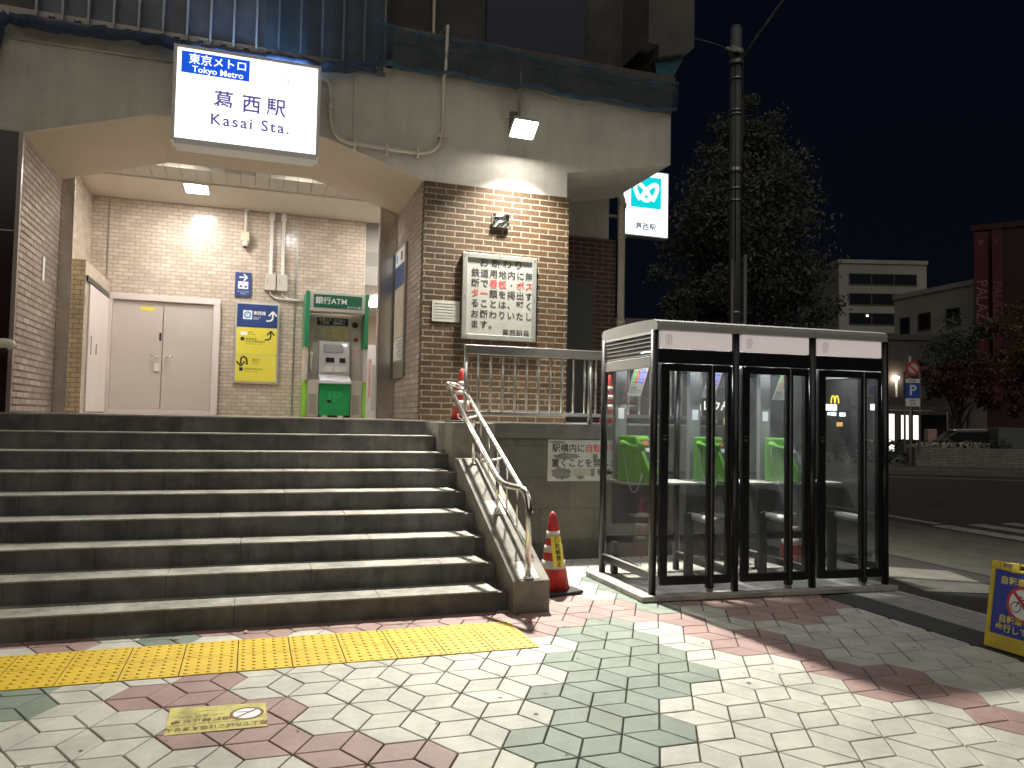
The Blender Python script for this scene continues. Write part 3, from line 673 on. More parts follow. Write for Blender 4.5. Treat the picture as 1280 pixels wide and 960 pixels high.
MB().box(-.26, 12.6705, 3.46, -.11, 12.6715, 3.575).build('pictogram', WPR, b2); MB().box(-.235, 12.6695, 3.485, -.20, 12.6703, 3.515).box(-.16, 12.6695, 3.48, -.13, 12.6703, 3.515).box(-.22, 12.6695, 3.545, -.16, 12.6703, 3.555).build('pictogram_detail', NAVY, b2)
text('きっぷうりば\nTickets', .028, WPR, b2, (-.185, 12.6715, 3.40))
cv = thing('security_camera', 'small cream security camera on a rod below the hall ceiling', 'camera', (-.18, 12.62, 4.1))
MB().tube([(-.18, 12.62, 4.72), (-.18, 12.62, 4.33)], .016, 8).lathe([(.045, 0), (.045, .03)], (-.18, 12.62, 4.685), 12).build('rod', WHITE, cv)
MB().box(-.245, 12.56, 4.19, -.115, 12.68, 4.34).build('body', mat('cream_plastic', (.55, .50, .36), .5), cv, bevel=.012)
MB().lathe([(.02, -.075), (.045, -.055), (.052, -.02), (.052, 0)], (-.18, 12.62, 4.188), 16).build('lens_dome', WHITE, cv); MB().lathe([(.01, -.095), (.028, -.085), (.03, -.072)], (-.18, 12.61, 4.188), 14).build('lens', BLACK, cv)
for x, lab in ((.215, 'left of two cream switch boxes with trunking up to the ceiling'), (.395, 'right of two cream switch boxes, beside the wall joint and bank machine')):
    t = thing('switch_box', lab, 'switch box', (x, WY, 3.5), 'switch boxes on the tile wall')
    box('cover', (x-.08, 12.60, 3.46, x+.08, 12.689, 3.715), mat('box_cream', (.55, .50, .43), .5), t, bevel=.005)
    box('latch', (x-.045, 12.592, 3.56, x-.03, 12.60, 3.64), STEELD, t)
    MB().box(x-.025, 12.64, 3.717, x+.025, 12.689, 4.715).box(x-.04, 12.63, 4.58, x+.04, 12.689, 4.7).build('trunking', WHITE, t)
    MB().tube([(x, 12.65, 3.46), (x+.01, 12.65, 3.40), (x+.08, 12.66, 3.35), (x+.25, 12.66, 3.335), (.72, 12.66, 3.33)], .012, 8).build('cable', WHITE, t)

# ------------------------------------------------------------------ bank machine kiosk
am = thing('bank_machine', 'green bank ATM kiosk standing against the beige tile wall', 'cash machine', (1.2, 12.1, 1.478))
G1 = mat('kiosk_green', (.02, .23, .10), .4); G2 = mat('kiosk_dark_green', (.012, .11, .06), .35); G3 = mat('kiosk_lime', (.25, .55, .05), .45); BG = mat('kiosk_beige', (.52, .48, .42), .5); SIL = mat('machine_silver', (.62, .62, .64), .4)
AX0, AX1, AY = .735, 1.685, 11.98
for x0, x1 in ((AX0, AX0+.055), (AX1-.055, AX1)):
    sp = box('side_panel', (x0, AY+.02, 2.55, x1, 12.68, 3.40), G1, am); box('middle_section', (x0, AY+.06, 2.04, x1, 12.68, 2.548), BG, sp); box('lower_section', (x0, AY+.12, 1.48, x1, 12.68, 2.038), G3, sp)
box('header', (AX0+.058, AY+.03, 3.10, AX1-.058, 12.3, 3.40), BG, am, bevel=.005)
box('header_panel', (AX0+.11, AY+.022, 3.155, AX1-.11, AY+.029, 3.355), G2, am)
text('銀行ATM', .118, WPR, am, (AX0+.135, AY+.020, 3.255), align='LEFT', bold=.012); text('ゆうちょ銀行', .030, WPR, am, (AX1-.20, AY+.020, 3.178), bold=.012); text('JP', .034, WPR, am, (AX1-.315, AY+.020, 3.178), bold=.03)
box('back_panel', (AX0+.058, 12.40, 1.48, AX1-.058, 12.67, 3.098), BG, am)
box('instruction_panel', (AX0+.20, 12.393, 2.93, AX0+.68, 12.399, 3.05), INK, am); text('お預入れ  お引出し\nご送金　通帳記入', .05, WPR, am, (AX0+.44, 12.392, 2.99), line=.95, bold=.01)
PAP = mat('printed_paper', (.55, .53, .48), .6, nscale=20, namt=.2); PAPY = mat('printed_paper_yellow', (.6, .57, .3), .6, nscale=25, namt=.25); PAPR = mat('printed_paper_pink', (.6, .4, .37), .6, nscale=25, namt=.3)
for x0, m in ((.14, PAP), (.32, PAPY), (.51, PAPY)):
    box('guide_sheet', (AX0+x0, 12.393, 2.70, AX0+x0+.17, 12.399, 2.91), m, am)
    t = MB()
    for k in range(5): t.box(AX0+x0+.02, 12.3905, 2.87-k*.034, AX0+x0+.13-(k % 2)*.03, 12.3925, 2.876-k*.034)
    t.build('print_lines', mat('print_grey', (.2, .18, .12), .7), am)
box('guide_sheet', (AX0+.74, 12.393, 2.63, AX0+.88, 12.399, 2.86), PAP, am); box('guide_sheet', (AX0+.74, 12.393, 2.34, AX0+.88, 12.399, 2.58), PAP, am); box('red_notice', (AX0+.745, 12.390, 2.49, AX0+.875, 12.3925, 2.575), PAPR, am)
MB().disc((AX0+.81, 12.389, 2.72), .035, (1, 0, 0), (0, 0, 1), 20).build('red_mark', INKR, am)
MB().lathe([(.05, 0), (.05, .02), (.02, .05)], (0, 0, 0), 18).map(lambda x, y, z: (AX0+.79+x, 12.398-z, 2.955+y)).build('viewing_dome', BLACK, am)
MB().prism([(12.02, 2.0), (12.02, 2.05), (12.26, 2.14), (12.30, 2.67), (12.39, 2.69), (12.39, 2.0)], AX0+.235, AX0+.705, 'x').build('machine_console', SIL, am, bevel=.006)
scr = MB().box(AX0+.30, 12.268, 2.50, AX0+.60, 12.29, 2.62).build('screen', mat('screen_grey', (.45, .46, .48), .2), am)
box('slot', (AX0+.34, 12.255, 2.345, AX0+.47, 12.285, 2.41), BLACK, am); box('slot', (AX0+.55, 12.255, 2.335, AX0+.64, 12.285, 2.41), BLACK, am); box('indicator', (AX0+.58, 12.275, 2.60, AX0+.66, 12.285, 2.635), emis('screen_white', (1, 1, 1), 1.0), am)
box('money_tray', (AX0+.29, 12.23, 2.19, AX0+.45, 12.262, 2.275), WHITE, am); box('money_tray', (AX0+.47, 12.23, 2.19, AX0+.65, 12.262, 2.275), WHITE, am)
box('counter', (AX0+.22, 11.99, 1.995, AX0+.72, 12.25, 2.035), SIL, am, bevel=.006)
fp = box('lower_panel', (AX0+.245, 12.06, 1.51, AX0+.70, 12.38, 1.99), mat('kiosk_bright_green', (.015, .32, .09), .35), am)
text('JP', .23, mat('kiosk_mid_green', (.03, .40, .15), .35), am, (AX0+.47, 12.06, 1.79), bold=.03, squash=1.2); text('BANK', .09, MATS['kiosk_mid_green'], am, (AX0+.47, 12.06, 1.63), spacing=1.5)
box('lock', (AX0+.36, 12.05, 1.70, AX0+.42, 12.06, 1.745), BLACK, am)
for x in (AX0+.28, AX0+.52): box('foot', (x, 12.05, 1.478, x+.09, 12.12, 1.508), WHITE, am)
for x0 in (AX0+.06, AX0+.715): box('side_cabinet', (x0, 12.12, 1.48, x0+.175, 12.40, 2.05), BG, am, bevel=.004); box('cabinet_grille', (x0+.03, 12.113, 1.53, x0+.145, 12.119, 1.83), mat('grille_beige', (.3, .28, .24), .6), am)
MB().tube([(AX0+.12, 12.36, 2.48), (AX0+.12, 12.33, 2.44), (AX0+.12, 12.33, 2.24), (AX0+.12, 12.36, 2.2)], [.03, .022, .022, .03], 10).build('handset', WHITE, am)

# lockers or racks glimpsed in the corridor
t = thing('leaflet_rack', 'white leaflet rack standing in the corridor beside the bank machine', 'rack', (1.9, 13.4, 1.478))
box('frame', (1.76, 13.4, 1.48, 2.3, 13.6, 2.75), mat('rack_white', (.75, .73, .72), .5), t)
for k in range(8):
    box('leaflet', (1.77+.065*(k % 8), 13.385, 1.60+.12*(k % 3), 1.82+.065*(k % 8), 13.398, 2.5-.1*(k % 2)), (PAP, SIL, PAPR, GREYM)[k % 4], t)

# map panel on the right reveal
t = thing('area_map', 'tall glazed area map framed on the glossy brown reveal wall', 'map', (1.82, 10.0, 2))
box('frame', (1.795, 9.66, 2.02, 1.827, 10.36, 3.75), STEELD, t, bevel=.004)
box('map_sheet', (1.791, 9.70, 2.55, 1.7945, 10.32, 3.2), mat('map_paper', (.50, .44, .34), .35, nscale=14, namt=.35), t)
box('blue_header', (1.791, 9.70, 3.22, 1.7945, 10.32, 3.5), NAVY, t); box('white_header', (1.791, 9.70, 3.51, 1.7945, 10.32, 3.71), WPR, t)
box('legend_sheet', (1.791, 9.70, 2.25, 1.7945, 10.32, 2.53), PAP, t)
mb = MB()
for k in range(7): mb.box(1.789, 9.75, 2.28+k*.034, 1.7905, 10.0+.04*(k % 3), 2.29+k*.034)
mb.build('legend_lines', INK, t); MB().disc((1.789, 10.2, 3.61), .06, (0, -1, 0), (0, 0, 1), 20).build('symbol', SKY_, t); box('symbol', (1.789, 9.80, 3.55, 1.7905, 9.95, 3.67), mat('symbol_brown', (.2, .14, .1), .5), t)

# ------------------------------------------------------------------ notices on the brick pier
t = thing('notice_board', 'large white framed notice in black and red lettering on the brick pier', 'sign', (2.78, 8.77, 2.9))
NB = mat('notice_white', (.36, .36, .325), .45, nscale=3, namt=.06); NBF = mat('notice_frame', (.40, .41, .38), .35, .5)
x0, x1, z0, z1 = 2.315, 3.25, 2.445, 3.475
MB().box(x0, 8.745, z0, x0+.06, 8.786, z1).box(x1-.06, 8.745, z0, x1, 8.786, z1).box(x0+.061, 8.745, z0, x1-.061, 8.786, z0+.06).box(x0+.061, 8.745, z1-.06, x1-.061, 8.786, z1).build('frame', NBF, t, bevel=.005)
box('panel', (x0+.055, 8.757, z0+.055, x1-.055, 8.783, z1-.055), NB, t)
yy = 8.7568; cw = .1135; lx = 2.475
def row(s, z, m=INK, start=0, size=.105, bold=.014):
    for i, ch in enumerate(s):
        if ch != '　': text(ch, size, INKR if m == 'r' else m, t, (lx+(start+i)*cw, yy, z), bold=bold)
for i, ch in enumerate('お断わり'): text(ch, .118, INK, t, (2.58+i*.145, yy, 3.365), bold=.012)
row('鉄道用地内に無', 3.235); row('断で', 3.113); row('看板', 3.113, 'r', 2); row('・', 3.113, INK, 4, .08); row('ポス', 3.113, 'r', 5)
row('ター', 2.993, 'r', 0); row('類を掲出す', 2.993, INK, 2); row('ることは、堅く', 2.873); row('お断わりいたし', 2.745); row('ます。', 2.62)
for i, ch in enumerate('葛西駅長'): text(ch, .088, INK, t, (2.865+i*.088, yy, 2.535), bold=.012)
mb = MB()
for xx in (x0+.03, (x0+x1)/2, x1-.03):
    for zz in (z0+.03, z1-.03): mb.lathe([(.009, 0), (.006, .005)], (0, 0, 0), 8).map(lambda a, b, c: (a, b, c))
mb = MB()
for xx, zz in [(x0+.03, z0+.03), (x0+.03, (z0+z1)/2), (x0+.03, z1-.03), (x1-.03, z0+.03), (x1-.03, (z0+z1)/2), (x1-.03, z1-.03), ((x0+x1)/2, z0+.03), ((x0+x1)/2, z1-.03)]:
    mb.box(xx-.006, 8.741, zz-.006, xx+.006, 8.745, zz+.006)
mb.build('screws', STEELD, t)
t = thing('small_notice', 'small white paper notice on the brick left of the large framed notice', 'sign', (2.13, 8.78, 2.75))
box('sheet', (1.965, 8.780, 2.635, 2.295, 8.787, 2.885), mat('faded_paper', (.48, .47, .42), .6, nscale=9, namt=.1), t)
mb = MB()
for k in range(6): mb.box(1.99, 8.7785, 2.845-k*.034, 2.27-.05*(k % 2), 8.7798, 2.851-k*.034)
mb.build('print_lines', mat('faint_print', (.3, .3, .27), .7), t)
t = thing('steel_plate', 'crumpled shiny steel plate fixed to the bricks under the floodlight', 'plate', (2.78, 8.78, 3.9))
rg = random.Random(3); mb = MB(); nx, nz = 6, 5
gp = [[Vector((2.675+.21*i/nx, 8.775-rg.uniform(0, .035), 3.815+.16*j/nz)) for i in range(nx+1)] for j in range(nz+1)]
for j in range(nz):
    for i in range(nx): mb.face([gp[j][i], gp[j][i+1], gp[j+1][i+1], gp[j+1][i]])
mb.build('plate', mat('crumpled_foil', (.75, .74, .70), .18, 1.), t)
box('backing', (2.675, 8.778, 3.815, 2.885, 8.787, 3.975), STEELD, t)
t = thing('torn_poster', 'torn white poster with black and red lettering on the stone wall', 'poster', (3.4, 7.74, 1.1))
box('sheet', (3.045, 7.748, .845, 4.05, 7.7545, 1.295), mat('poster_white', (.44, .425, .38), .7, nscale=5, namt=.15), t)
text('駅構内に', .098, INK, t, (3.09, 7.748, 1.195), align='LEFT', bold=.015); text('自転車等', .098, INKR, t, (3.48, 7.748, 1.195), align='LEFT', bold=.015)
text('置くことを禁じます', .098, INK, t, (3.085, 7.748, 1.035), align='LEFT', bold=.015); text('駅 長', .075, INK, t, (3.63, 7.748, .935), align='LEFT', bold=.012)
TORN = mat('torn_grey_paper', (.17, .16, .14), .9, nscale=14, namt=.35); TORN2 = mat('torn_beige_paper', (.33, .32, .24), .9, nscale=10, namt=.2)
def blob(cx, cz, rx, rz, y, seed, m, n=26):
    rg = random.Random(seed); MB().face([(cx+rx*math.cos(2*math.pi*k/n)*rg.uniform(.75, 1.1), y, cz+rz*math.sin(2*math.pi*k/n)*rg.uniform(.75, 1.1)) for k in range(n)]).build('torn_patch', m, t)
blob(3.20, .93, .13, .07, 7.7475, 1, TORN); blob(3.26, 1.115, .17, .035, 7.7475, 2, TORN); blob(3.16, 1.265, .10, .016, 7.7475, 3, TORN); blob(3.43, .89, .05, .03, 7.7473, 8, TORN)
box('patch_strip', (3.34, 7.7468, .90, 3.55, 7.7478, .98), TORN2, t); box('patch_strip', (3.553, 7.7468, .895, 3.60, 7.7478, .985), TORN, t); box('patch_strip', (3.575, 7.7468, 1.085, 3.63, 7.7478, 1.14), TORN, t)

# ------------------------------------------------------------------ steel fence on the coping
t = thing('steel_fence', 'stainless steel fence with vertical bars standing on the stone coping', 'fence', (3.6, 7.9, 1.463))
FY = 7.90
box('top_rail', (2.13, FY-.03, 2.19, 5.25, FY+.03, 2.29), STEELD, t, bevel=.008)
box('bottom_rail', (2.15, FY-.018, 1.545, 5.25, FY+.018, 1.585), STEELD, t, bevel=.004)
for x in (2.15, 3.60, 5.22): MB().tube([(x, FY, 1.463), (x, FY, 2.19)], .022 if x != 3.6 else .026, 10).build('post', STEELD, t)
x = 2.29
while x < 5.15:
    if abs(x-3.6) > .06: MB().tube([(x, FY, 1.585), (x, FY, 2.19)], .0135, 8).build('baluster', STEELD, t)
    x += .138

# ------------------------------------------------------------------ stair handrail
t = thing('stair_handrail', 'shiny stainless twin pipe handrail on the sloping parapet', 'handrail', (2.1, 6.5, .5))
XA, XB, XP = 1.985, 2.15, 2.10
zA = lambda y: .985+.468*(y-6.16)
main = [(XA, 8.02, zA(8.02)), (XA, 7.0, zA(7.0)), (XA, 6.30, zA(6.30)), (XA+.003, 6.20, zA(6.2)-.002), (XA+.02, 6.10, .965), (XA+.05, 6.0, .955), (XP-.01, 5.87, .945), (XP, 5.80, .92), (XP, 5.745, .865), (XP, 5.73, .79), (XP, 5.73, SL(5.73))]
MB().tube(main, .026, 14).build('main_rail', STEEL2, t)
zB = lambda y: zA(y)-.005
MB().tube([(XA, 8.02, zA(8.02)), (XA+.012, 8.09, zA(8.07)), (XA+.06, 8.125, zA(8.07)), (XB-.05, 8.10, zA(8.03)), (XB-.008, 8.03, zA(7.96)), (XB, 7.93, zB(7.93)), (XB, 6.9, zB(6.9)), (XB, 6.0, zB(6.0)), (XB-.02, 5.80, zB(5.80)), (XP+.012, 5.735, zB(5.72))], .0225, 12).build('second_rail', STEEL2, t)
MB().tube([(XB, 7.42, zB(7.42)-.42), (XB, 5.76, zB(5.76)-.40)], .017, 10).build('bottom_rail', STEEL2, t)
for k in range(6):
    y = 7.28-k*.28
    MB().tube([(XB, y, zB(y)), (XB, y, zB(y)-.41)], .008, 8).build('baluster', STEEL2, t)
for y in (6.56, 7.36):
    MB().tube([(XP, y, SL(y)-.005), (XP, y, zA(y)-.06)], .016, 10).build('post', STEEL2, t)
    MB().tube([(XB, y, zB(y)), (XP, y, zA(y)-.03), (XA-.03, y, zA(y)-.05), (XA-.045, y, zA(y)-.03), (XA-.045, y, zA(y)+.0)], .011, 8).build('bracket', STEEL2, t)
    MB().lathe([(.04, 0), (.04, .006), (.02, .012)], (XP, y, SL(y)-.004), 16).build('base_plate', STEEL2, t)
MB().lathe([(.045, 0), (.045, .006), (.025, .014)], (XP, 5.73, SL(5.73)-.002), 16).build('base_plate', STEEL2, t)
t = thing('wall_handrail', 'end of a pale pipe handrail by the dark left pier', 'handrail', (-2.8, 8.35, 2.3))
MB().tube([(-4.2, 8.3, 2.12), (-2.19, 8.3, 2.12), (-2.15, 8.3, 2.11), (-2.135, 8.3, 2.08)], .045, 12).build('rail', mat('cream_rail', (.62, .58, .47), .4), t)
MB().tube([(-2.9, 8.3, 1.31), (-2.9, 8.3, 2.10)], .025, 10).build('post', STEEL, t)

# ------------------------------------------------------------------ traffic cones
def make_cone(name, label, group):
    t = thing(name, label, 'traffic cone', (0, 0, 0), group)
    prof = lambda z: .145-.112*z/.66
    MB().lathe([(prof(.03), .03), (prof(.60), .60), (prof(.62)-.004, .655), (.022, .685), (.008, .70)], n=28).build('body', ORANGE, t)
    for a, b in ((.215, .285), (.355, .415), (.475, .535)):
        MB().lathe([(prof(a)+.0015, a), (prof(b)+.0015, b)], n=28).build('reflective_band', CONEW, t)
    MB().prism([(-.19, -.19), (.19, -.19), (.19, .19), (-.19, .19)], 0, .03, 'z').build('base', RUBBER, t, bevel=.012)
    return t
gC = 'red and white traffic cones'
c1 = make_cone('traffic_cone', 'traffic cone with a yellow label beside the front of the parapet', gC)
for ch in children(c1):
    pass
lab = MB(); prof = lambda z: .145-.112*z/.66
for i in range(6):
    for j in range(6):
        za, zb = .235+.255*j/6, .235+.255*(j+1)/6
        wa = lambda z: .052/ prof(z)
        def pt(z, s): a = -math.pi/2-.05+s*wa(z); r = prof(z)+.004; return (r*math.cos(a), r*math.sin(a), z)
        s0, s1 = -1+2*i/6, -1+2*(i+1)/6
        lab.face([pt(za, s0), pt(za, s1), pt(zb, s1), pt(zb, s0)])
lab.build('yellow_label', YEL, c1)
lab_n = Vector((0, -1, .17)).normalized()
for ch, z in zip('駐輪禁止', (.405, .355, .305, .257)):
    r = prof(z)+.0055; text(ch, .050, INK, c1, (-.007, -r, z), up=(0, .17, 1), bold=.015)
r = prof(.462)+.0055
MB().disc((-.007, -r, .462), .026, (1, 0, 0), Vector((0, .17, 1)).normalized(), 24, .022).build('ring_mark', INK, c1)
text('🚲', .001, INK, c1, (-.007, -r, .462), up=(0, .17, 1)) if False else None
MB().tube([(-.022, -r-.001, .479), (.010, -r+.001-.002, .445)], .0015, 6).build('slash_mark', INK, c1)
c1.location = (2.565, 6.33, .0); c1.rotation_euler = (0, R(-2), R(10))
for loc, rot, labl in (((2.215, 8.30, 1.456), 160, 'traffic cone on the terrace behind the top of the stair handrail'), ((4.06, 8.35, 1.456), 200, 'traffic cone on the terrace seen past the left edge of the phone booths'), ((5.60, 6.98, 0), 20, 'traffic cone on the ground behind the booths, seen through the middle booth glass'), ((2.475, 7.42, 0), 60, 'traffic cone tucked against the stone wall behind the stair parapet')):
    cc = make_cone('traffic_cone', labl, gC)
    cc.location = loc; cc.rotation_euler.z = R(rot)
    if loc[2] > 1: cc.scale = (.86, .86, .86)

# ------------------------------------------------------------------ phone booths
UA = Vector((.9982, -.0600, 0)); PITCH = 2.351/3; DEP = .975
B0 = Vector((3.252, 5.826, .05))
def bmap(a, b, z): p = UA*a; return (p.x, p.y+b, z)
pl = thing('booth_plinth', 'low grey concrete plinth under the three phone booths', 'plinth', (4.4, 6.2, 0))
mb = MB(); mb.box(-.13, -.085, -.045, 2.42, 1.06, .0)
mb.map(lambda a, b, z: tuple(Vector(bmap(a, b, z))+B0)); mb.build('slab', mat('plinth_concrete', (.36, .34, .31), .75, nscale=6, namt=.25, bump=.3, stain=.3, stain_scale=3), pl, bevel=.006)
FR = mat('booth_black_frame', (.010, .010, .011), .28)
ROOFM = mat('booth_roof', (.33, .33, .32), .45, nscale=4, namt=.08)
LOUV = mat('booth_louvre_grey', (.12, .12, .115), .4)
SIGNW = emis('booth_sign_emissive', (.42, .365, .35), .95)  # sign band emits weakly and evenly
INT = mat('booth_interior_grey', (.20, .20, .205), .5, nscale=3, namt=.1)
INTD = mat('booth_interior_dark', (.05, .05, .052), .5)
SHELF = mat('booth_shelf', (.40, .39, .365), .4)
NTTG = mat('emblem_grey', (.20, .19, .18), .6)
def bx(name, parent, m, *bs, bevel=0):
    mb = MB()
    for b in bs: mb.box(*b)
    mb.map(bmap); return mb.build(name, m, parent, bevel)
bo = thing('phone_booth', 'left glass phone booth nearest the stairs, black frame, louvred side and phone visible', 'phone booth', (0, 0, 0), 'phone booths in a row')
P = PITCH
def post(a, b, par, zt=2.24):
    mb = MB(); mb.tube([(a, b, 0), (a, b, zt)], .032, 14); mb.map(bmap); return mb.build('post', FR, par)
post(0, 0, bo); post(.0, DEP, bo)
# roof with rounded edge
mb = MB(); rb = [(0, 2.245), (0, 2.30), (.012, 2.325), (.045, 2.340), (.5, 2.348)]
mb.prism([(-.045, 2.243), (-.05, 2.285), (-.035, 2.318), (.0, 2.334), (.3, 2.346), (.7, 2.346), (1.0, 2.334), (1.03, 2.318), (1.045, 2.285), (1.04, 2.243)], -.002, P-.006, 'x'); mb.map(bmap)
roof = mb.build('roof', ROOFM, bo)
# sign band and headers
bx('header_beam', bo, FR, (.033, .0, 1.965, P-.033, .05, 2.085), bevel=.004)
sgn_ = bx('sign_band', bo, SIGNW, (.055, -.014, 2.09, P-.045, .03, 2.238), bevel=.004)
ux = (UA.x, UA.y, 0)
def bp(a, b, z): return Vector(bmap(a, b, z))
mb = MB(); mb.disc(bp(.125, -.0165, 2.175), .031, UA, (0, 0, 1), 26, .0265)
mb.face([bp(.118, -.0165, 2.195), bp(.118, -.0165, 2.165), bp(.121, -.0165, 2.165), bp(.121, -.0165, 2.195)]).face([bp(.132, -.0165, 2.198), bp(.132, -.0165, 2.165), bp(.135, -.0165, 2.165), bp(.135, -.0165, 2.198)]).disc(bp(.1265, -.0165, 2.166), .0085, UA, (0, 0, 1), 16, .0055)
mb.build('emblem', NTTG, sgn_); text('NTT', .028, NTTG, sgn_, bp(.125, -.0145, 2.125), right=ux, spacing=1.2)
# folding door: outer leaf with two glazed panes
dr = bx('door', bo, FR, (.062, -.012, .075, .132, .025, 1.955), (.132, -.012, .075, .700, .025, .145), (.132, -.012, 1.895, .700, .025, 1.955), (.700, -.012, .075, .742, .025, 1.955), (.512, -.016, .03, .575, .03, 1.955), bevel=.004)
bx('door_pane', dr, GLASS, (.133, .004, .146, .511, .009, 1.894)); bx('door_pane', dr, GLASS, (.576, .004, .146, .699, .009, 1.894))
bx('pivot_foot', dr, STEELD, (.52, -.01, .0, .568, .024, .028))
mb = MB(); mb.tube([(.543, -.02, .05), (.543, -.02, 1.95)], .006, 6); mb.map(bmap); mb.build('hinge_rod', LOUV, dr)
bx('pull_handle', dr, STEELD, (.082, -.022, 1.30, .112, -.012, 1.315), (.082, -.022, 1.335, .112, -.012, 1.345))
# left side: louvres, panel, glass, bottom rail (partition for the inner booths)
side = bx('side_panel', bo, FR, (-.016, .033, .115, .016, DEP-.033, .175))
bx('sill_strip', bo, SHELF, (-.018, .033, .177, .018, DEP-.033, .186))
mb = MB()
for k in range(6):
    z = 2.03+k*.036; mb.prism([(-.018, z), (-.006, z+.030), (.016, z+.030), (.016, z)], .033, DEP-.033, 'y')
mb.map(bmap); lv = mb.build('louvre', LOUV, bo)
bx('louvre_base', bo, ROOFM, (-.020, .033, 1.925, .016, DEP-.033, 2.02), bevel=.004)
bx('side_pane', bo, GLASS, (-.003, .034, .188, .003, DEP-.034, 1.924))
# back
bx('back_frame', bo, FR, (.033, DEP-.02, .28, P-.033, DEP+.02, .35), (.033, DEP-.02, 2.10, P-.033, DEP+.02, 2.24), (.033, DEP-.02, .94, P-.033, DEP+.02, .97))
bx('back_pane', bo, GLASS, (.034, DEP-.003, .352, P-.034, DEP+.003, .938), (.034, DEP-.003, .972, P-.034, DEP+.003, 2.098))
bx('equipment_panel', bo, INT, (.035, .80, .90, .15, .86, 2.09), bevel=.004)
bx('lower_panel', bo, INTD, (.04, .84, .48, .52, .87, .87)); bx('leg_panel', bo, INTD, (.62, .52, .02, .70, .56, .60))
bx('phone_shelf', bo, SHELF, (.035, .50, .872, P-.034, .94, .894), bevel=.004)
bx('lower_shelf', bo, SHELF, (.20, .72, .555, .40, .93, .575), bevel=.003)
mb = MB(); mb.prism([(.74, .576), (.93, .576), (.93, .87)], .395, .403, 'x'); mb.map(bmap); mb.build('shelf_bracket', INT, bo)
mb = MB(); mb.tube([(P-.075, .60, .575), (P-.075, .14, .575)], [.036, .036], 14); mb.map(bmap); mb.build('hip_rest', SHELF, bo)
bx('floor_frame', bo, INTD, (.06, .86, .0, .11, .92, .30), (.06, .45, .12, .11, .86, .16))
bx('ceiling_panel', bo, INT, (.03, .03, 2.09, P-.03, DEP-.03, 2.10))
bx('lamp', bo, emis('booth_lamp', (.92, .95, 1.0), 15.0, True), (.12, .35, 2.065, P-.12, .47, 2.088))
# poster board leaning over the phone
def quadboard(parent, c, right, up, w_, h_, th=.008):
    right = Vector(right).normalized(); up = Vector(up).normalized(); n = right.cross(up)
    def PT(u, v, d=0): return c+right*u*w_/2+up*v*h_/2+n*d
    mb = MB()
    fr_ = [PT(-1, -1), PT(1, -1), PT(1, 1), PT(-1, 1)]; bk_ = [p-n*th for p in fr_]
    mb.face(fr_); mb.face(bk_[::-1])
    for i in range(4): mb.face([fr_[i], bk_[i], bk_[(i+1) % 4], fr_[(i+1) % 4]])
    pb = mb.build('instruction_board', SHELF, parent)
    cols = [('poster_green', (.10, .42, .10)), ('poster_red', (.65, .07, .07)), ('poster_blue', (.08, .22, .70)), ('poster_violet', (.25, .10, .45))]
    for k, (nm, col) in enumerate(cols):
        u0 = -.88+k*.45; u1 = u0+.40
        m_ = MB(); m_.face([PT(u0, .15, .001), PT(u1, .15, .001), PT(u1, .78, .001), PT(u0, .78, .001)]); m_.face([PT(u0, -.12, .001), PT(u1, -.12, .001), PT(u1, .10, .001), PT(u0, .10, .001)]); m_.build('colour_block', mat(nm, col, .4), pb)
        m2 = MB(); m2.face([PT(u0+.08, .05, .0015), PT(u1-.08, .05, .0015), PT(u1-.08, .07, .0015), PT(u0+.08, .07, .0015)])
        for z_ in (.3, .42, .54): m2.face([PT(u0+.08, z_, .0015), PT(u1-.08, z_, .0015), PT(u1-.08, z_+.03, .0015), PT(u0+.08, z_+.03, .0015)])
        m2.build('print_lines', WPR, pb)
    m_ = MB(); m_.face([PT(-.88, .83, .001), PT(.7, .83, .001), PT(.7, .92, .001), PT(-.88, .92, .001)])
    for z_ in (-.25, -.38, -.55, -.62, -.69, -.78): m_.face([PT(-.85, z_, .001), PT(.85, z_, .001), PT(.85, z_+.035, .001), PT(-.85, z_+.035, .001)])
    m_.face([PT(-.85, -.5, .001), PT(.1, -.5, .001), PT(.1, -.40, .001), PT(-.85, -.40, .001)]); m_.build('print_block', NTTG, pb)
    return pb
yw = R(14)
quadboard(bo, bp(.19, .66, 1.83), (math.cos(yw), -math.sin(yw)*-1, 0), (.06, -.42, .90), .17, .29)
bx('small_notice', bo, WPR, (.06, .793, 1.48, .12, .799, 1.58))
# green telephone: built facing -Y then turned
PG = mat('phone_green', (.125, .37, .03), .38, nscale=6, namt=.05); PGD = mat('phone_panel_dark', (.05, .06, .055), .4); PGK = mat('phone_key_grey', (.35, .36, .36), .4)
ph = thing('telephone', 'green public telephone in the left booth, handset on its side', 'telephone', (0, 0, 0), 'green telephones in the booths')
W2 = .15
MB().prism([(-.20, 0), (-.20, .11), (-.075, .40), (-.055, .425), (.12, .425), (.12, 0)], -W2, W2, 'x').build('body', PG, ph, bevel=.014)
dn = Vector((0, -.29, -.125)).normalized(); nn = Vector((0, -.918, .396)); 
def fpnt(u, v): base = Vector((0, -.2, .11)); upv = Vector((0, .125, .29)); return Vector((u, 0, 0))+base+upv*v+nn*.003
def fq(u0, u1, v0, v1, e=0): return [fpnt(u0, v0)+nn*e, fpnt(u1, v0)+nn*e, fpnt(u1, v1)+nn*e, fpnt(u0, v1)+nn*e]
kp = MB().face(fq(-.085, .135, .05, .97)).build('keypad_panel', PGD, ph)
mb = MB()
for r_i in range(4):
    for c_i in range(3): mb.face(fq(-.03+c_i*.035, -.005+c_i*.035, .12+r_i*.085, .18+r_i*.085, .004))
mb.build('keys', PGK, kp)
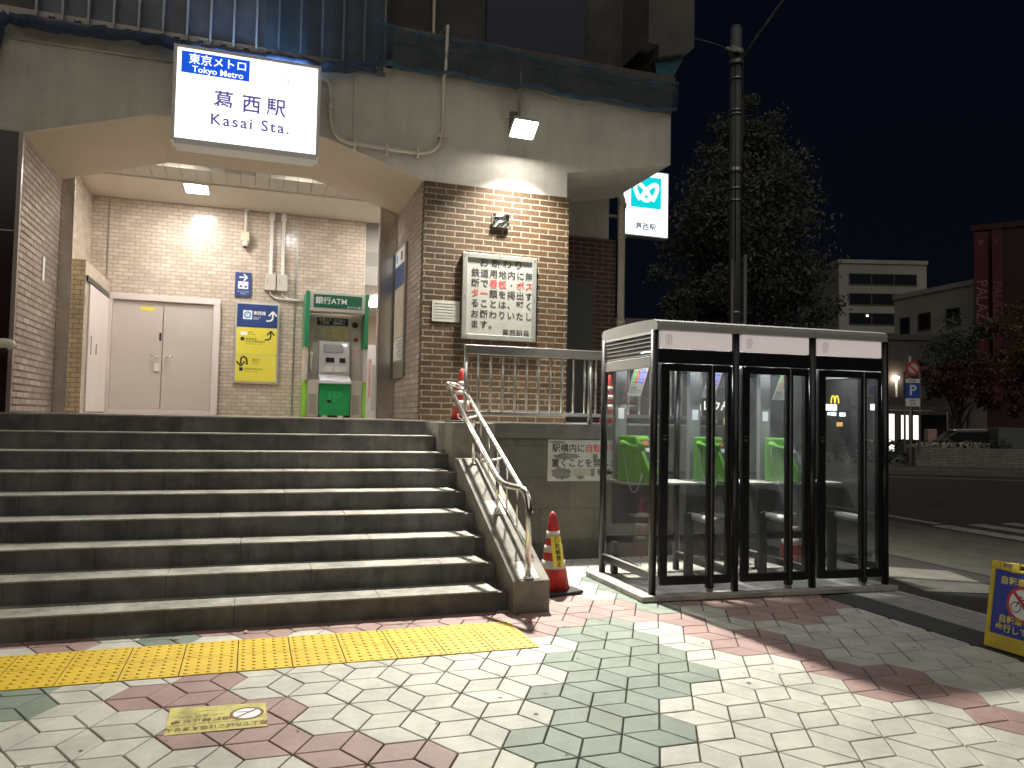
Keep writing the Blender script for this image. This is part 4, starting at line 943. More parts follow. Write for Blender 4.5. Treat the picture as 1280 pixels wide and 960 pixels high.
MB().face(fq(-.065, .06, .78, .93, .003)).build('display', mat('display_orange', (.55, .2, .05), .4), kp); MB().face(fq(.085, .12, .25, .6, .003)).build('card_slot', PGK, kp); MB().face(fq(-.06, .06, .58, .70, .003)).build('label', mat('phone_label', (.6, .6, .55), .5), kp)
MB().box(-.09, -.215, .02, .13, -.2, .085).build('coin_return', PGD, ph, bevel=.006)
MB().tube([(-.175, .055, .345), (-.185, .05, .36), (-.19, .03, .355), (-.187, -.02, .335), (-.187, -.09, .325), (-.19, -.13, .345), (-.185, -.15, .33)], [.028, .032, .026, .017, .017, .03, .026], 12).build('handset', PG, ph)
MB().box(-.168, .02, .30, -.152, .08, .39).box(-.168, -.15, .29, -.152, -.10, .37).build('handset_cradle', PG, ph, bevel=.006)
cp = [Vector((-.185, .055, .34))]
for k in range(1, 15):
    s_ = k/14; cp.append(Vector((-.185-.02*math.sin(s_*3.1), .055-.20*s_, .34-.52*math.sin(s_*math.pi*.72)+.14*s_)))
MB().tube(cp, .0055, 6).build('cord', mat('cord_steel', (.55, .55, .55), .35, .7), ph)
labels = ['left glass phone booth nearest the stairs, with the louvred grey end panel', 'middle glass phone booth between the other two, with a cone behind it', 'right end phone booth nearest the road, with the dimmest interior']
plabels = ['green telephone in the left booth, seen through the side glass', 'green telephone in the middle booth, seen through the left booth door', 'green telephone in the right booth, seen through the middle booth door']
booths = [bo, copy_tree(bo), copy_tree(bo)]; phones = [ph, copy_tree(ph), copy_tree(ph)]
for i in range(3):
    booths[i].location = B0+UA*PITCH*i; booths[i]['label'] = labels[i]
    phones[i].location = B0+UA*PITCH*i+bp(.20, .70, .894); phones[i].rotation_euler.z = R(38); phones[i]['label'] = plabels[i]
    if i:
        for ch in children(booths[i]):
            if ch.name.startswith(('louvre', )): bpy.data.objects.remove(ch)
    # mirrored far partition on the last one
last = booths[2]
def bxl(name, m, *bs):
    mb = MB()
    for b in bs: mb.box(*b)
    mb.map(bmap); mb.v = [tuple(Vector(p)+last.location) for p in mb.v]; return mb.build(name, m, last)
for b in (0, DEP):
    mb = MB(); mb.tube([(P, b, 0), (P, b, 2.24)], .032, 14); mb.map(bmap); mb.v = [tuple(Vector(p)+last.location) for p in mb.v]; mb.build('post', FR, last)
bxl('side_panel', FR, (P-.016, .033, .115, P+.016, DEP-.033, .175)); bxl('side_pane', GLASS, (P-.003, .034, .188, P+.003, DEP-.034, 1.924)); bxl('side_header', ROOFM, (P-.016, .033, 1.925, P+.02, DEP-.033, 2.24))

# ------------------------------------------------------------------ A-frame warning sign at the right
t = thing('warning_sign', 'yellow A-frame sign with a blue panel and crossed out bicycle', 'sign', (0, 0, 0))
SY = mat('sign_yellow_plastic', (.66, .50, .05), .45, nscale=6, namt=.12, stain=.2, stain_scale=4); SB = mat('sign_blue_print', (.025, .05, .36), .4, nscale=8, namt=.1)
lean = Matrix.Rotation(R(-9), 4, 'X')
def LN(x, y, z): return tuple(lean @ Vector((x, y, z)))
Wd = .56
mb = MB().box(0, -.015, .02, Wd, .025, .115).box(0, -.015, .116, .03, .02, .545).box(Wd-.03, -.015, .116, Wd, .02, .545).box(0, -.015, .546, .055, .025, .60).box(.085, -.015, .546, .15, .025, .562).box(.085, -.015, .588, .15, .025, .60).box(.15, -.015, .546, .20, .025, .60).box(.20, -.015, .546, .36, .025, .562).box(.20, -.015, .588, .36, .025, .60).box(.36, -.015, .546, Wd, .025, .60).box(.055, -.005, .546, .085, .015, .60)
mb.map(LN); mb.build('frame', SY, t, bevel=.006)
pnl = MB().box(.031, -.006, .117, Wd-.031, .01, .544); pnl.map(LN); pnl.build('blue_panel', SB, t)
mb = MB().box(0, .10, .0, Wd, .135, .10).box(.0, .10, .1, .03, .13, .5).box(Wd-.03, .10, .1, Wd, .13, .5); mb.v = [(x, y+.19-.22*min(1, z/.5), z) for x, y, z in mb.v]; mb.build('rear_leg', SY, t)
ru, uu = Vector((1, 0, 0)), (lean @ Vector((0, 0, 1))); fn = ru.cross(uu)
def sp_(x, z, e=.0075): return Vector(LN(x, -.006, z))+fn*(e-.006)
SYL = mat('sign_letter_yellow', (.78, .70, .12), .5)
text('自転車走行禁止', .058, SYL, t, sp_(.28, .478), right=ru, up=uu, bold=.02, spacing=1.05); text('自転車を降りて', .055, SYL, t, sp_(.28, .222), right=ru, up=uu, bold=.02, spacing=1.05); text('歩行してください', .055, SYL, t, sp_(.29, .163), right=ru, up=uu, bold=.02, spacing=1.05)
MB().disc(sp_(.245, .345, .0075), .118, ru, uu, 40).build('white_disc', WPR, t)
MB().disc(sp_(.245, .345, .009), .118, ru, uu, 40, .098).build('red_ring', INKR, t)
bk_ = MB()
for cx_ in (.195, .30): bk_.disc(sp_(cx_, .32, .009), .036, ru, uu, 24, .030)
def bar(p, q_, wd, e): d = Vector((q_[0]-p[0], q_[1]-p[1])); n2 = Vector((-d.y, d.x)).normalized()*wd/2; bk_.face([sp_(p[0]+n2.x, p[1]+n2.y, e), sp_(q_[0]+n2.x, q_[1]+n2.y, e), sp_(q_[0]-n2.x, q_[1]-n2.y, e), sp_(p[0]-n2.x, p[1]-n2.y, e)])
for p, q_ in (((.195, .32), (.22, .375)), ((.22, .375), (.285, .375)), ((.22, .365), (.25, .32)), ((.25, .32), (.30, .32)), ((.30, .32), (.28, .40)), ((.25, .32), (.285, .375)), ((.27, .40), (.295, .40)), ((.215, .39), (.235, .39))): bar(p, q_, .007, .0095)
bk_.build('bicycle_mark', INK, t)
bk_ = MB(); bar((.165, .425), (.325, .265), .022, .0105); bk_.build('red_slash', INKR, t)
t.location = (4.82, 4.02, 0); t.rotation_euler.z = R(-88)

# ------------------------------------------------------------------ ground sticker
t = thing('floor_sticker', 'yellow no smoking sticker stuck on the pink paving, upside down to the viewer', 'sticker', (-.1, 4.12, .003))
MB().prism([(-.335, 3.955), (.125, 3.945), (.122, 4.265), (-.338, 4.305)], .0015, .0035, 'z').build('sheet', mat('sticker_yellow', (.50, .46, .13), .6, nscale=7, namt=.18, stain=.3, stain_scale=7), t)
BR = mat('sticker_brown', (.16, .06, .02), .6); OL = mat('sticker_olive', (.13, .12, .02), .6)
rt, upv = (-1, .03, 0), (-.01, -1, 0)
text('路上でたばこは吸えません', .054, BR, t, (-.105, 4.005, .004), right=rt, up=upv, bold=.015, squash=.72); text('No smoking on the street', .030, OL, t, (-.16, 4.055, .004), right=rt, up=upv)
text('道路禁止吸烟', .046, BR, t, (-.18, 4.105, .004), right=rt, up=upv, bold=.02); text('노상 흡연 금지', .036, OL, t, (-.18, 4.16, .004), right=rt, up=upv); text('EDOGAWA CITY', .022, OL, t, (-.18, 4.225, .004), right=rt, up=upv, spacing=1.4)
MB().disc((.03, 4.135, .0045), .072, (1, 0, 0), (0, 1, 0), 30).build('white_disc', WPR, t); MB().disc((.03, 4.135, .005), .082, (1, 0, 0), (0, 1, 0), 30, .066).build('red_ring', BR, t)
MB().face([(-.02, 4.165, .0053), (.06, 4.155, .0053), (.06, 4.147, .0053), (-.02, 4.157, .0053)]).build('cigarette_mark', INK, t); MB().face([(-.025, 4.09, .0056), (-.015, 4.083, .0056), (.085, 4.18, .0056), (.075, 4.187, .0056)]).build('slash', BR, t)
# fallen leaves near the foot of the steps
LF = mat('dry_leaf', (.35, .25, .10), .7, island=.3)
for i, (x, y, s_) in enumerate(((.35, 5.60, .03), (.02, 5.66, .035), (-.42, 5.6, .03), (1.08, 5.62, .025), (3.6, 5.55, .035), (2.56, 5.35, .03), (2.9, 5.62, .025), (3.05, 5.55, .025))):
    o = MB().face([(-s_, 0, 0), (-.3*s_, -.45*s_, .004), (s_, 0, .002), (-.2*s_, .5*s_, .006)]).build('fallen_leaf', LF)
    tag(o, 'tiny dry leaf lying on the paving', 'leaf', 'fallen leaves on the paving'); o.location = (x, y, .007); o.rotation_euler.z = random.uniform(0, 6)

# ------------------------------------------------------------------ utility pole and wires
POLE = mat('pole_concrete', (.085, .085, .085), .55, nscale=3, namt=.2)
t = thing('utility_pole', 'tall round utility pole rising behind the phone booths', 'utility pole', (11.82, 17, 0))
MB().tube([(11.82, 17, -.05), (11.82, 17, 6), (11.82, 17, 11.95)], [.19, .165, .15], 18).lathe([(.15, 11.95), (.12, 12.02), (.04, 12.05)], (11.82, 17, 0), 18).build('shaft', POLE, t)
MB().tube([(11.64, 16.85, 0), (11.64, 16.85, 5.75)], .045, 8).tube([(12.03, 16.85, 0), (12.03, 16.85, 5.9)], .055, 8).build('cable_guard', mat('guard_grey', (.12, .12, .125), .35), t)
for z, h in ((4.35, .06), (7.3, .05), (7.62, .05), (8.05, .14), (9.6, .04), (9.7, .04), (10.55, .05), (10.95, .04)): MB().lathe([(.185, 0), (.185, h)], (11.82, 17, z), 18).build('band', mat('band_steel', (.42, .42, .40), .4, .8), t)
MB().tube([(11.9, 16.82, 5.9), (11.93, 16.83, 11.0)], .014, 6).tube([(11.72, 16.83, 5.7), (11.70, 16.84, 10.9)], .012, 6).build('cable', BLACK, t)
MB().box(11.35, 16.75, 11.20, 11.85, 16.83, 11.28).lathe([(.20, 0), (.20, .1)], (11.82, 17, 11.25), 16).lathe([(.19, 0), (.19, .12)], (11.82, 17, 10.95), 16).box(11.48, 16.7, 11.16, 11.62, 16.85, 11.32).build('clamp', mat('clamp_steel', (.35, .35, .33), .5, .6), t)
t = thing('overhead_cable', 'thin cable from the pole top sagging left to the viaduct', 'cable', (9, 15, 10.8))
MB().tube([(11.4, 16.75, 11.2), (10.2, 15.5, 10.55), (8.8, 14.0, 9.7), (7.2, 12.3, 8.7), (5.5, 10.5, 7.7)], .012, 6).build('wire', mat('wire_grey', (.25, .25, .25), .5), t)
t = thing('overhead_cable', 'thick spiral wrapped cable rising to the right from the pole', 'cable', (12.2, 16, 11.8))
Pa, Pb = Vector((11.88, 16.8, 11.0)), Vector((11.9, 14.2, 12.5)); Pb = Vector((12.35, 15.4, 11.95)); 
Pe = Pa+(Vector((9.9, 11.6, 9.75))-Pa)
ext = [Vector((11.86, 16.8, 11.05)), Vector((11.76, 16.0, 11.28)), Vector((11.3, 14.3, 11.35)), Vector((9.6, 10.6, 10.6)), Vector((7.0, 5.0, 9.8))]
MB().tube(ext, .028, 8).build('wire', mat('wire_bright', (.45, .45, .45), .4), t)

# ------------------------------------------------------------------ trees
def tree(name, label, base, trunk_h, crown, n, leaf, m, seed, group=None, trunk_r=.22, clumps=70, pal=None):
    rg = random.Random(seed); t = thing(name, label, 'tree', base, group); b = Vector(base)
    BK = mat('bark', (.06, .05, .04), .9, nscale=8, namt=.3)
    top = b+Vector((rg.uniform(-.2, .2), rg.uniform(-.2, .2), trunk_h))
    mb = MB().tube([b, b+(top-b)*.5+Vector((.08, 0, 0)), top, top+Vector((.1, .1, trunk_h*.35))], [trunk_r, trunk_r*.8, trunk_r*.55, trunk_r*.25], 10)
    for k in range(9):
        c, r = rg.choice(crown); e = Vector(c)+Vector((rg.uniform(-.6, .6)*r[0], rg.uniform(-.6, .6)*r[1], rg.uniform(-.4, .5)*r[2]))
        s_ = b+(top-b)*rg.uniform(.55, 1); mb.tube([s_, (s_+e)/2+Vector((0, 0, .15)), e], [trunk_r*.35, trunk_r*.22, trunk_r*.08], 6)
    mb.build('trunk', BK, t)
    mb = MB(); vol = [r[0]*r[1]*r[2] for _, r in crown]; tot = sum(vol)
    for (c, r), v in zip(crown, vol):
        nc = max(6, int(clumps*v/tot))
        for _ in range(nc):
            while True:
                d = Vector((rg.uniform(-1, 1), rg.uniform(-1, 1), rg.uniform(-1, 1)))
                if .25 < d.length < 1: break
            d = d*(1/max(d.length, .01))*rg.uniform(.35, 1.0)
            cc = Vector((c[0]+d.x*r[0], c[1]+d.y*r[1], c[2]+d.z*r[2])); cr = rg.uniform(.16, .34)*min(r[0], r[2])
            for _ in range(int(n*v/tot/nc)):
                p = cc+Vector((max(-.8, min(.8, rg.gauss(0, .45))), max(-.8, min(.8, rg.gauss(0, .45))), max(-.7, min(.7, rg.gauss(0, .38)))))*cr*1.3
                a = rg.uniform(0, 6.28); tilt = rg.uniform(-1.1, 1.1); s_ = leaf*rg.uniform(.6, 1.3)
                M = Matrix.Rotation(a, 3, 'Z') @ Matrix.Rotation(tilt, 3, 'X') @ Matrix.Rotation(rg.uniform(0, 3), 3, 'Y')
                q_ = [M @ Vector(v_) for v_ in ((-s_, 0, 0), (0, -.45*s_, .1*s_), (s_, 0, 0), (0, .45*s_, .1*s_))]
                mb.face([p+v_ for v_ in q_])
    mb.build('crown', m, t); return t
LG = mat('dark_leaf', (.088, .10, .078), .7, island=.3); LRD = mat('red_leaf', (.075, .024, .017), .6, island=.35); LOR = mat('orange_leaf', (.11, .062, .018), .6, island=.35); LGD = mat('shrub_leaf', (.06, .075, .045), .6, island=.5)
tree('broadleaf_tree', 'tall dark evergreen broadleaf tree behind the utility pole', (16.6, 22.6, -.03), 4.2, [((16.3, 22.5, 8.3), (2.45, 2.4, 3.3)), ((14.9, 23.1, 6.4), (1.7, 1.7, 2.0)), ((17.7, 22.1, 6.2), (1.6, 1.7, 1.9)), ((16.1, 22.6, 11.1), (1.5, 1.5, 1.6)), ((14.4, 23.5, 4.9), (1.2, 1.2, 1.0))], 46000, .088, LG, 11, trunk_r=.3, clumps=300)
tree('maple_tree', 'dark red leaved tree behind the planter wall', (27.3, 23.8, 0), 2.2, [((27.2, 23.6, 3.5), (1.8, 1.6, 1.0)), ((28.4, 23.2, 2.9), (1.3, 1.2, .9))], 6000, .10, LRD, 21, clumps=50, trunk_r=.14)
tree('maple_tree', 'orange brown leaved tree at the right edge of the photo', (30.0, 23.2, 0), 2.4, [((29.9, 23.0, 4.8), (1.7, 1.6, 1.9)), ((30.4, 22.8, 3.4), (1.3, 1.2, 1.0))], 6000, .10, LOR, 22, clumps=50, trunk_r=.14)
tree('small_tree', 'dim green tree in front of the cream office wall', (31.6, 27.6, 0), 2.5, [((31.6, 27.6, 5.2), (1.5, 1.4, 1.9)), ((30.4, 27.9, 3.7), (1.5, 1.3, 1.1))], 5000, .10, LGD, 23, clumps=40, trunk_r=.13)

# ------------------------------------------------------------------ far street side
def facing(o, x, y, rz): o.location = (x, y, 0); o.rotation_euler.z = rz
CW = mat('cream_render', (.38, .37, .33), .85, nscale=.4, namt=.12, stain=.2, stain_scale=.3); WD = mat('window_dark', (.02, .022, .026), .15); WFR = mat('window_frame_dark', (.08, .08, .08), .5)
def bldg(name, label, x, y, rz, w_, h_, d_, m, wins, cat='building', group=None, floors=()):
    t = thing(name, label, cat, (0, 0, 0), group)
    mb = MB().box(0, 0, 0, w_, d_, h_); mb.build('wall', m, t)
    MB().box(-.1, -.1, h_+.003, w_+.1, d_, h_+.35).build('roof', m, t)
    for (a0, z0, a1, z1, *rest) in wins:
        f = MB().box(a0, -.06, z0, a1, -.004, z0+.08).box(a0, -.06, z1-.08, a1, -.004, z1).box(a0, -.06, z0+.081, a0+.08, -.004, z1-.081).box(a1-.08, -.06, z0+.081, a1, -.004, z1-.081)
        k = max(1, int((a1-a0)/1.6))
        for i in range(1, k): xx = a0+(a1-a0)*i/k; f.box(xx-.05, -.05, z0+.081, xx+.05, -.004, z1-.081)
        f = f.build('window', WFR, t)
        MB().box(a0+.081, -.03, z0+.081, a1-.081, -.004, z1-.081).build('pane', rest[0] if rest else WD, f)
    facing(t, x, y, rz); return t
rzA = math.atan2(53.62-56.08, 58.13-50.72)
bldg('office_building', 'pale four storey office block with long dark window bands', 50.2, 56.25, rzA, 8.0, 16.3, 10, CW, [(.9, 14.35, 7.1, 15.4), (.9, 12.5, 7.1, 13.6), (.9, 10.7, 7.1, 11.8), (.9, 8.9, 7.1, 10.0), (.9, 7.1, 7.1, 8.2), (.9, 5.3, 7.1, 6.4), (.9, 3.3, 7.1, 4.4)])
_ob = [o for o in bpy.data.objects if o.name == 'office_building'][0]; _ob.location = (0, 0, 0); _ob.rotation_euler.z = 0
MB().box(2.45, -.1, 11.45, 2.65, -.065, 11.62).build('lit_lamp', emis('office_lamp', (1, .9, .7), 2.5), _ob); facing(_ob, 50.2, 56.25, rzA)
rzB = math.atan2(39.71-46.9, 46.76-47.2)
bldg('office_building', 'lower cream building with square windows in front of the taller block', 47.2, 46.9, rzB, 8.5, 11.4, 9, mat('cream_render_near', (.40, .385, .34), .85, nscale=.4, namt=.1, stain=.15, stain_scale=.3), [(.6, 8.6, 1.6, 9.9), (2.4, 8.7, 3.6, 10.0), (5.0, 8.75, 6.2, 10.0), (.6, 5.2, 1.6, 6.6), (2.4, 5.2, 3.6, 6.5), (5.0, 5.2, 6.2, 6.5)])
rzR = R(-52)
RB = mat('red_brown_facade', (.040, .016, .012), .8, nscale=.6, namt=.2)
t = bldg('shop_building', 'dark red brown building with vertical banner signs at the right edge', 42.3, 35.8, rzR, 9, 13.8, 10, RB, [(4.6, 11.2, 5.4, 12.6), (4.6, 8.6, 5.4, 10), (6.3, 11.2, 7.1, 12.6), (6.3, 8.6, 7.1, 10), (4.6, 5.6, 5.4, 7.2)], 'building')
t.location = (0, 0, 0); t.rotation_euler.z = 0
BN = mat('banner_red', (.085, .006, .010), .6); BL = mat('banner_letter', (.26, .13, .14), .6)
mb = MB().box(.05, -.45, 3.2, .80, -.35, 13.6); o = mb.build('banner', BN, t); text('PALAZZO', .85, BL, t, (.42, -.452, 8.75), right=(0, 0, -1), up=(1, 0, 0)); text('P', .5, BL, t, (.42, -.452, 12.9))
mb = MB().box(1.0, -.75, 3.2, 1.5, -.25, 13.6); mb.build('banner', mat('banner_dark', (.07, .008, .012), .6), t); text('PALAZZO', .7, mat('banner_letter_dim', (.16, .07, .08), .6), t, (1.25, -.752, 8.9), right=(0, 0, -1), up=(1, 0, 0)); text('P', .4, MATS['banner_letter_dim'], t, (1.25, -.752, 12.9))
facing(t, 42.3, 35.8, rzR)
DK = mat('dark_facade', (.10, .095, .09), .85, nscale=.5, namt=.25); DK2 = mat('mid_facade', (.17, .155, .15), .85, nscale=.5, namt=.2)
bldg('shop_building', 'dark low building with a small parapet behind the tree', 27.6, 43.5, R(-20), 7.6, 7.8, 8, DK2, [(.8, 4.5, 2.2, 5.8), (3.2, 4.5, 4.6, 5.8)])
bldg('shop_building', 'dark narrow building between the tree and the office block', 34.8, 41.2, R(-20), 9.5, 7.2, 8, DK, [(1.0, 3.6, 2.4, 5.0)])
bldg('shop_building', 'dark long shop block far behind the phone booths', 12.0, 48.0, R(-12), 15.0, 8.0, 8, DK, [(1.0, 5.0, 3, 6.4), (5, 5.0, 7, 6.4)])
# restaurant row seen through the booths
LITW = emis('lit_letters', (1, .93, .8), 3.0); LITO = emis('lit_orange', (1, .55, .2), 1.3); LITC = emis('lit_cool', (.85, .95, 1), 3.2); LITY = emis('lit_yellow', (1, .72, .05), 2.2)
t = thing('restaurant', 'dark restaurant front with white glowing script sign seen through the left booth', 'restaurant', (0, 0, 0))
MB().box(0, 0, 0, 4.4, 5, 3.6).build('wall', mat('restaurant_wall', (.07, .055, .045), .8), t); MB().box(-.2, -.5, 2.95, 4.6, -.01, 3.1).build('awning', DK, t)
text('IOY', .62, LITW, t, (1.1, -.03, 2.45), bold=.03, squash=.8); text('レウんき', .62, LITW, t, (2.55, -.03, 2.5), bold=.03, squash=.85)
MB().box(2.1, -.05, 1.55, 2.35, -.01, 1.8).build('lit_window', LITO, t); MB().box(2.75, -.05, 1.45, 3.2, -.01, 1.85).build('lit_window', LITO, t)
facing(t, 23.6, 39.6, R(-20))
t = thing('burger_restaurant', 'restaurant with small yellow arched sign and white lightbox seen through the right booth', 'restaurant', (0, 0, 0))
MB().box(0, 0, 0, 5.2, 5, 5.0).build('wall', mat('burger_wall', (.055, .04, .035), .8), t)
yl = []
for k_ in (0, 1): yl.append(bez([(.75+.2*k_, 2.68), (.77+.2*k_, 3.2), (.93+.2*k_, 3.2), (.95+.2*k_, 2.68)], 10))
o = MB()
for q_ in yl:
    rb = ribbon(q_, .07, -.06); f0 = len(o.v); o.v += rb.v; o.f += [tuple(i+f0 for i in f) for f in rb.f]; o.sm += rb.sm
o.build('arch_sign', LITY, t)
MB().box(.45, -.07, 2.30, 1.05, -.02, 2.62).build('lit_sign', LITC, t); MB().box(.58, -.06, 2.05, .68, -.02, 2.2).box(.74, -.06, 2.03, 1.02, -.02, 2.22).box(1.2, -.06, 2.0, 1.5, -.02, 2.2).build('lit_strip', LITC, t)
MB().box(1.05, -.06, 1.48, 1.35, -.02, 1.70).build('lit_lamp', LITO, t)
wn = MB().box(1.78, -.05, .55, 2.38, -.02, 2.05).build('window', WFR, t)
for i in range(2):
    for j in range(3): MB().box(1.82+i*.28, -.07, .6+j*.48, 2.04+i*.28, -.051, 1.0+j*.48).build('pane', emis('pane_warm%d' % 0, (1, .55, .15), .55) if j == 2 and i == 0 else emis('pane_pinkish', (1, .78, .72), .35+.0) if j == 2 else emis('pane_cool', (.95, .9, 1), .75), wn)
facing(t, 27.9, 32.9, R(-19))
# bus stop sign seen in the right booth
t = thing('bus_stop_sign', 'blue bus stop board with a small white light below seen through the right booth', 'bus stop', (22.9, 23.9, 0))
MB().tube([(22.65, 23.98, 0), (22.65, 23.98, 3.4)], .04, 8).build('post', GREYM, t)
MB().box(22.65, 23.85, 2.68, 23.10, 23.92, 3.15).build('frame', GREYM, t); MB().box(22.70, 23.835, 2.72, 23.06, 23.849, 3.11).build('panel', mat('bus_blue', (.05, .08, .20), .5), t)
MB().box(22.84, 23.83, 2.14, 23.09, 23.9, 2.38).build('lit_sign', LITC, t)
# street lamps
def lamp(label, x, y, h, heads, s_, r=.16):
    t = thing('street_lamp', label, 'street lamp', (x, y, 0), 'lit street lamps')
    MB().tube([(x, y, 0), (x, y, h-.1)], [.08, .05], 10).build('post', mat('lamp_post_grey', (.3, .3, .28), .5), t)
    for dx, dz in heads:
        if dx: MB().tube([(x, y, h-.25), (x+dx, y, h+dz)], .03, 6).build('arm', MATS['lamp_post_grey'], t)
        MB().lathe([(r*.4, -r*.6), (r, -.1*r), (r*.8, r*.4), (r*.2, r*.6)], (x+dx, y, h+dz), 12).build('lamp_head', emis('street_lamp_white%d' % s_, (1, .93, .75), s_, True), t)
lamp('twin headed lit street lamp left of the utility pole', 24.4, 39.0, 8.1, ((-.32, -.05), (.28, .22)), 60)
lamp('single lit street lamp beside the pale office block', 31.7, 31.4, 4.05, ((0, 0),), 26, .14)
# parking sign
t = thing('parking_sign', 'tall pole with a no parking roundel and blue P parking sign', 'road sign', (21.95, 21.1, .1))
MB().tube([(21.93, 21.12, .1), (21.93, 21.12, 4.0)], .045, 10).build('post', GREYM, t)
rtv = Vector((.946, -.324, 0)); o_ = Vector((21.915, 21.05, 0))
def fbox(a0, z0, a1, z1, d0, d1, name, m):
    nv = Vector((.324, .946, 0)); pts_ = []
    mb = MB().box(a0, d0, z0, a1, d1, z1); mb.map(lambda x, y, z: tuple(o_+rtv*x+nv*y+Vector((0, 0, z)))); return mb.build(name, m, t)
fbox(-.24, 2.28, -.16, 3.45, .0, .06, 'frame_post', STEELD); fbox(.26, 2.28, .34, 3.45, .0, .06, 'frame_post', STEELD); fbox(-.24, .6, -.18, 2.27, .02, .06, 'frame_post', STEELD); fbox(.28, .6, .34, 2.27, .02, .06, 'frame_post', STEELD)
nv = Vector((.324, .946, 0)); cc = o_+rtv*.03+Vector((0, 0, 3.56))-nv*.07
MB().disc(cc, .26, rtv, (0, 0, 1), 28).build('red_disc', mat('roundel_red', (.50, .05, .06), .5), t); MB().disc(cc-nv*.01, .17, rtv, (0, 0, 1), 28).build('blue_disc', mat('roundel_grey', (.50, .50, .48), .5), t)
mb = MB(); d1 = (rtv-Vector((0, 0, 1))).normalized(); d2 = (rtv+Vector((0, 0, 1))).normalized(); mb.face([cc-nv*.015+d1*.18+d2*.03, cc-nv*.015-d1*.18+d2*.03, cc-nv*.015-d1*.18-d2*.03, cc-nv*.015+d1*.18-d2*.03]); mb.build('slash', MATS['roundel_red'], t)
fbox(-.22, 3.06, .28, 3.20, -.05, -.02, 'time_plate', WPR); text('8-20', .12, INK, t, o_+rtv*.03+Vector((0, 0, 3.13))-nv*.052, right=rtv)
fbox(-.22, 2.54, .28, 3.04, -.05, -.02, 'parking_plate', mat('parking_blue', (.03, .10, .42), .5)); text('P', .50, WPR, t, o_+rtv*.03+Vector((0, 0, 2.79))-nv*.052, right=rtv, bold=.02)
fbox(-.22, 2.24, .28, 2.52, -.05, -.02, 'info_plate', WPR); text('60分\n8-20', .11, INK, t, o_+rtv*.03+Vector((0, 0, 2.38))-nv*.052, right=rtv)
# planter wall, hedge, grey box, red box
PLW = brick('planter_tile', 'xz', .4, .09, .012, (.25, .24, .22), (.20, .19, .175), (.11, .105, .1), rough=.7, bump=.3)
t = thing('planter_wall', 'long low grey ribbed planter wall across the road', 'wall', (24, 20.5, 0))
mb = MB().prism([(22.15, 21.1), (26.4, 19.66), (30.5, 18.3), (30.6, 18.7), (22.25, 21.5)], 0, .80, 'z'); mb.build('wall', PLW, t)
t2 = MB().prism([(21.0, 21.0), (26.2, 19.2), (30.4, 17.8), (30.5, 18.2), (22.1, 21.05)], 0, .14, 'z').build('base_kerb', mat('dark_kerb', (.06, .06, .055), .8), t)
o = MB()
rg = random.Random(9)
for _ in range(2600):
    x = rg.uniform(20.0, 27); yb = 22.6-(x-22)*.34; p = Vector((x, yb+rg.uniform(-.3, .3)+.6, rg.uniform(.15, 1.05))); s_ = rg.uniform(.04, .09); a = rg.uniform(0, 6); o.face([p+Vector((math.cos(a)*s_, math.sin(a)*s_, rg.uniform(-1, 1)*s_)), p+Vector((-math.sin(a)*s_, math.cos(a)*s_, rg.uniform(-1, 1)*s_)), p+Vector((-math.cos(a)*s_, -math.sin(a)*s_, rg.uniform(-1, 1)*s_))])
tag(o.build('hedge', LGD), 'low clipped dark hedge behind the planter wall', 'hedge')
tag(MB().prism([(26.7, 21.6), (28.4, 21.0), (28.6, 21.6), (26.9, 22.2)], .1, 1.56, 'z').build('utility_cabinet', mat('cabinet_grey', (.11, .12, .13), .6), bevel=.02), 'plain grey box cabinet above the planter wall at the right edge', 'cabinet')
tag(MB().prism([(25.85, 24.0), (26.2, 23.88), (26.3, 24.2), (25.95, 24.3)], .1, 1.45, 'z').build('vending_box', mat('box_pinkish', (.42, .30, .27), .6), bevel=.03), 'pale pinkish upright box beside the lit shelter', 'box')
# bus shelter with lit shop behind
t = thing('bus_shelter', 'flat roofed bus shelter across the road behind the parking sign', 'shelter', (28, 26.5, 0))
dv = Vector((30.18-26.49, 25.68-26.93, 0)).normalized(); nv2 = Vector((-dv.y, dv.x, 0)); so_ = Vector((25.4, 27.3, 0))
def sbox(a0, d0, z0, a1, d1, z1, name, m, par=None):
    mb = MB().box(a0, d0, z0, a1, d1, z1); mb.map(lambda x, y, z: tuple(so_+dv*x+nv2*y+Vector((0, 0, z)))); return mb.build(name, m, par or t)
sbox(0, 0, 2.28, 5.3, 2.0, 2.44, 'roof', mat('shelter_roof', (.16, .16, .15), .6))
for a in (.9, 2.55, 4.2, 5.1): sbox(a-.05, .3, 0, a+.05, .4, 2.279, 'post', STEELD)
sbox(3.6, 1.7, .1, 5.2, 1.75, 2.1, 'rear_panel', mat('shelter_panel', (.10, .095, .09), .5))
t = thing('lit_shop', 'shop front with bright lit windows behind the bus shelter', 'shop', (31, 30, 0))
so_ = Vector((29.0, 30.6, 0)); sbox(0, 0, 0, 6, 4, 3.0, 'wall', mat('shop_wall', (.13, .12, .11), .8))
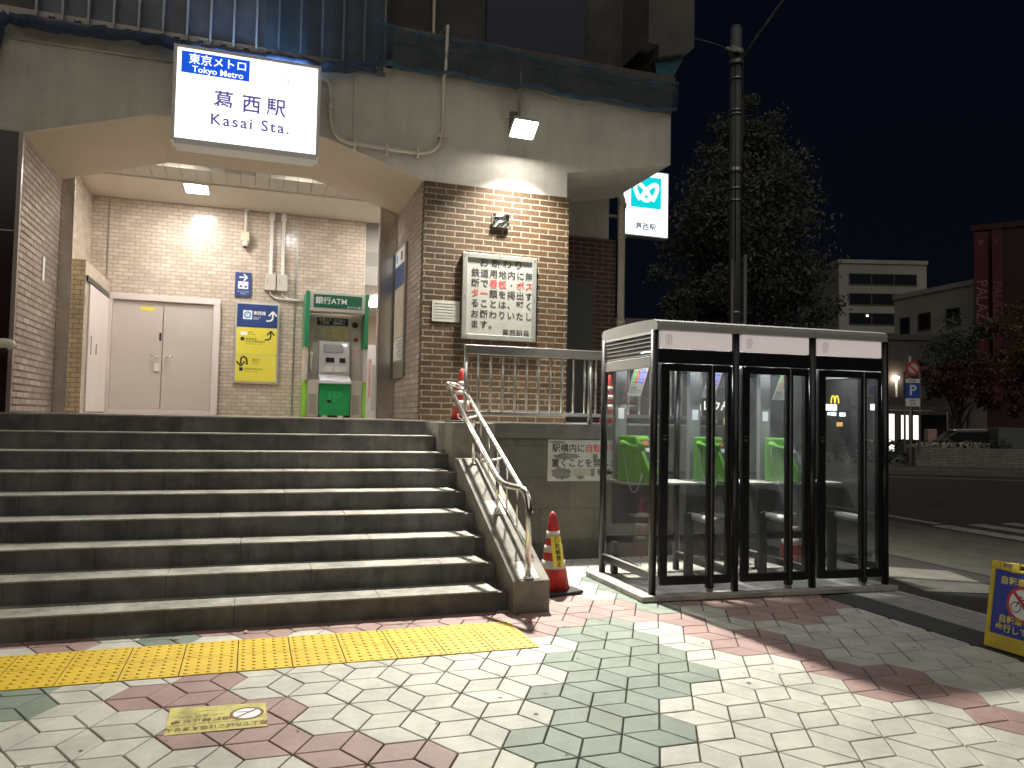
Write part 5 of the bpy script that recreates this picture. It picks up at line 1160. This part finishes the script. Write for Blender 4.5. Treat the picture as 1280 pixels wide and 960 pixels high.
LS = emis('shop_light', (1, .93, .8), 1.5); LSD = emis('shop_light_dim', (1, .9, .72), .35)
for a0, a1, z0, z1, m in ((.75, 1.05, .3, 2.1, LSD), (1.1, 1.35, .3, 2.15, LS), (1.7, 2.05, .9, 2.1, LS), (2.12, 2.55, .9, 2.1, LS), (2.62, 3.1, .95, 2.05, LS)): f = sbox(a0-.03, -.05, z0-.03, a1+.03, -.004, z1+.03, 'window', WFR); sbox(a0, -.08, z0, a1, -.051, z1, 'pane', m, f)
sbox(3.5, -.06, .1, 4.4, -.01, 2.1, 'shop_panel', mat('shop_panel', (.12, .11, .1), .7))
# parked car
t = thing('parked_car', 'pale hatchback with a red tail light behind the planter wall', 'car', (0, 0, 0))
CP = mat('car_paint', (.42, .40, .34), .35); CG = mat('car_glass', (.02, .02, .025), .1)
MB().prism([(-1.9, .28), (-1.92, .62), (-1.75, .80), (-.9, .92), (.2, .95), (1.7, .90), (1.95, .72), (1.95, .3)], -.8, .8, 'y').build('body', CP, t, bevel=.05)
MB().prism([(-1.05, .90), (-.35, 1.38), (.9, 1.42), (1.65, .92)], -.70, .70, 'y').build('cabin', CG, t, bevel=.05)
MB().prism([(-.38, 1.38), (-.3, 1.45), (.85, 1.48), (.95, 1.42)], -.66, .66, 'y').build('roof', CP, t, bevel=.02)
for x in (-1.2, 1.25):
    for y in (-.72, .72):
        wh = MB().lathe([(.31, -.09), (.32, 0), (.31, .09)], n=20).map(lambda a, b, c: (x+a, y+c, .31+b)).build('wheel', RUBBER, t)
        MB().lathe([(.18, -.1), (.18, .1)], n=16).map(lambda a, b, c: (x+a, y+c, .31+b)).build('rim', STEELD, wh)
for y in (-.62, .62): MB().box(1.93, y-.14, .62, 1.97, y+.14, .80).build('tail_light', emis('tail_red', (1, .06, .03), 1.6), t)
for y in (-.6, .6): MB().box(-1.95, y-.15, .58, -1.88, y+.15, .72).build('headlight', SHELF, t)
t.location = (26.7, 23.2, .02); t.rotation_euler.z = R(-35)
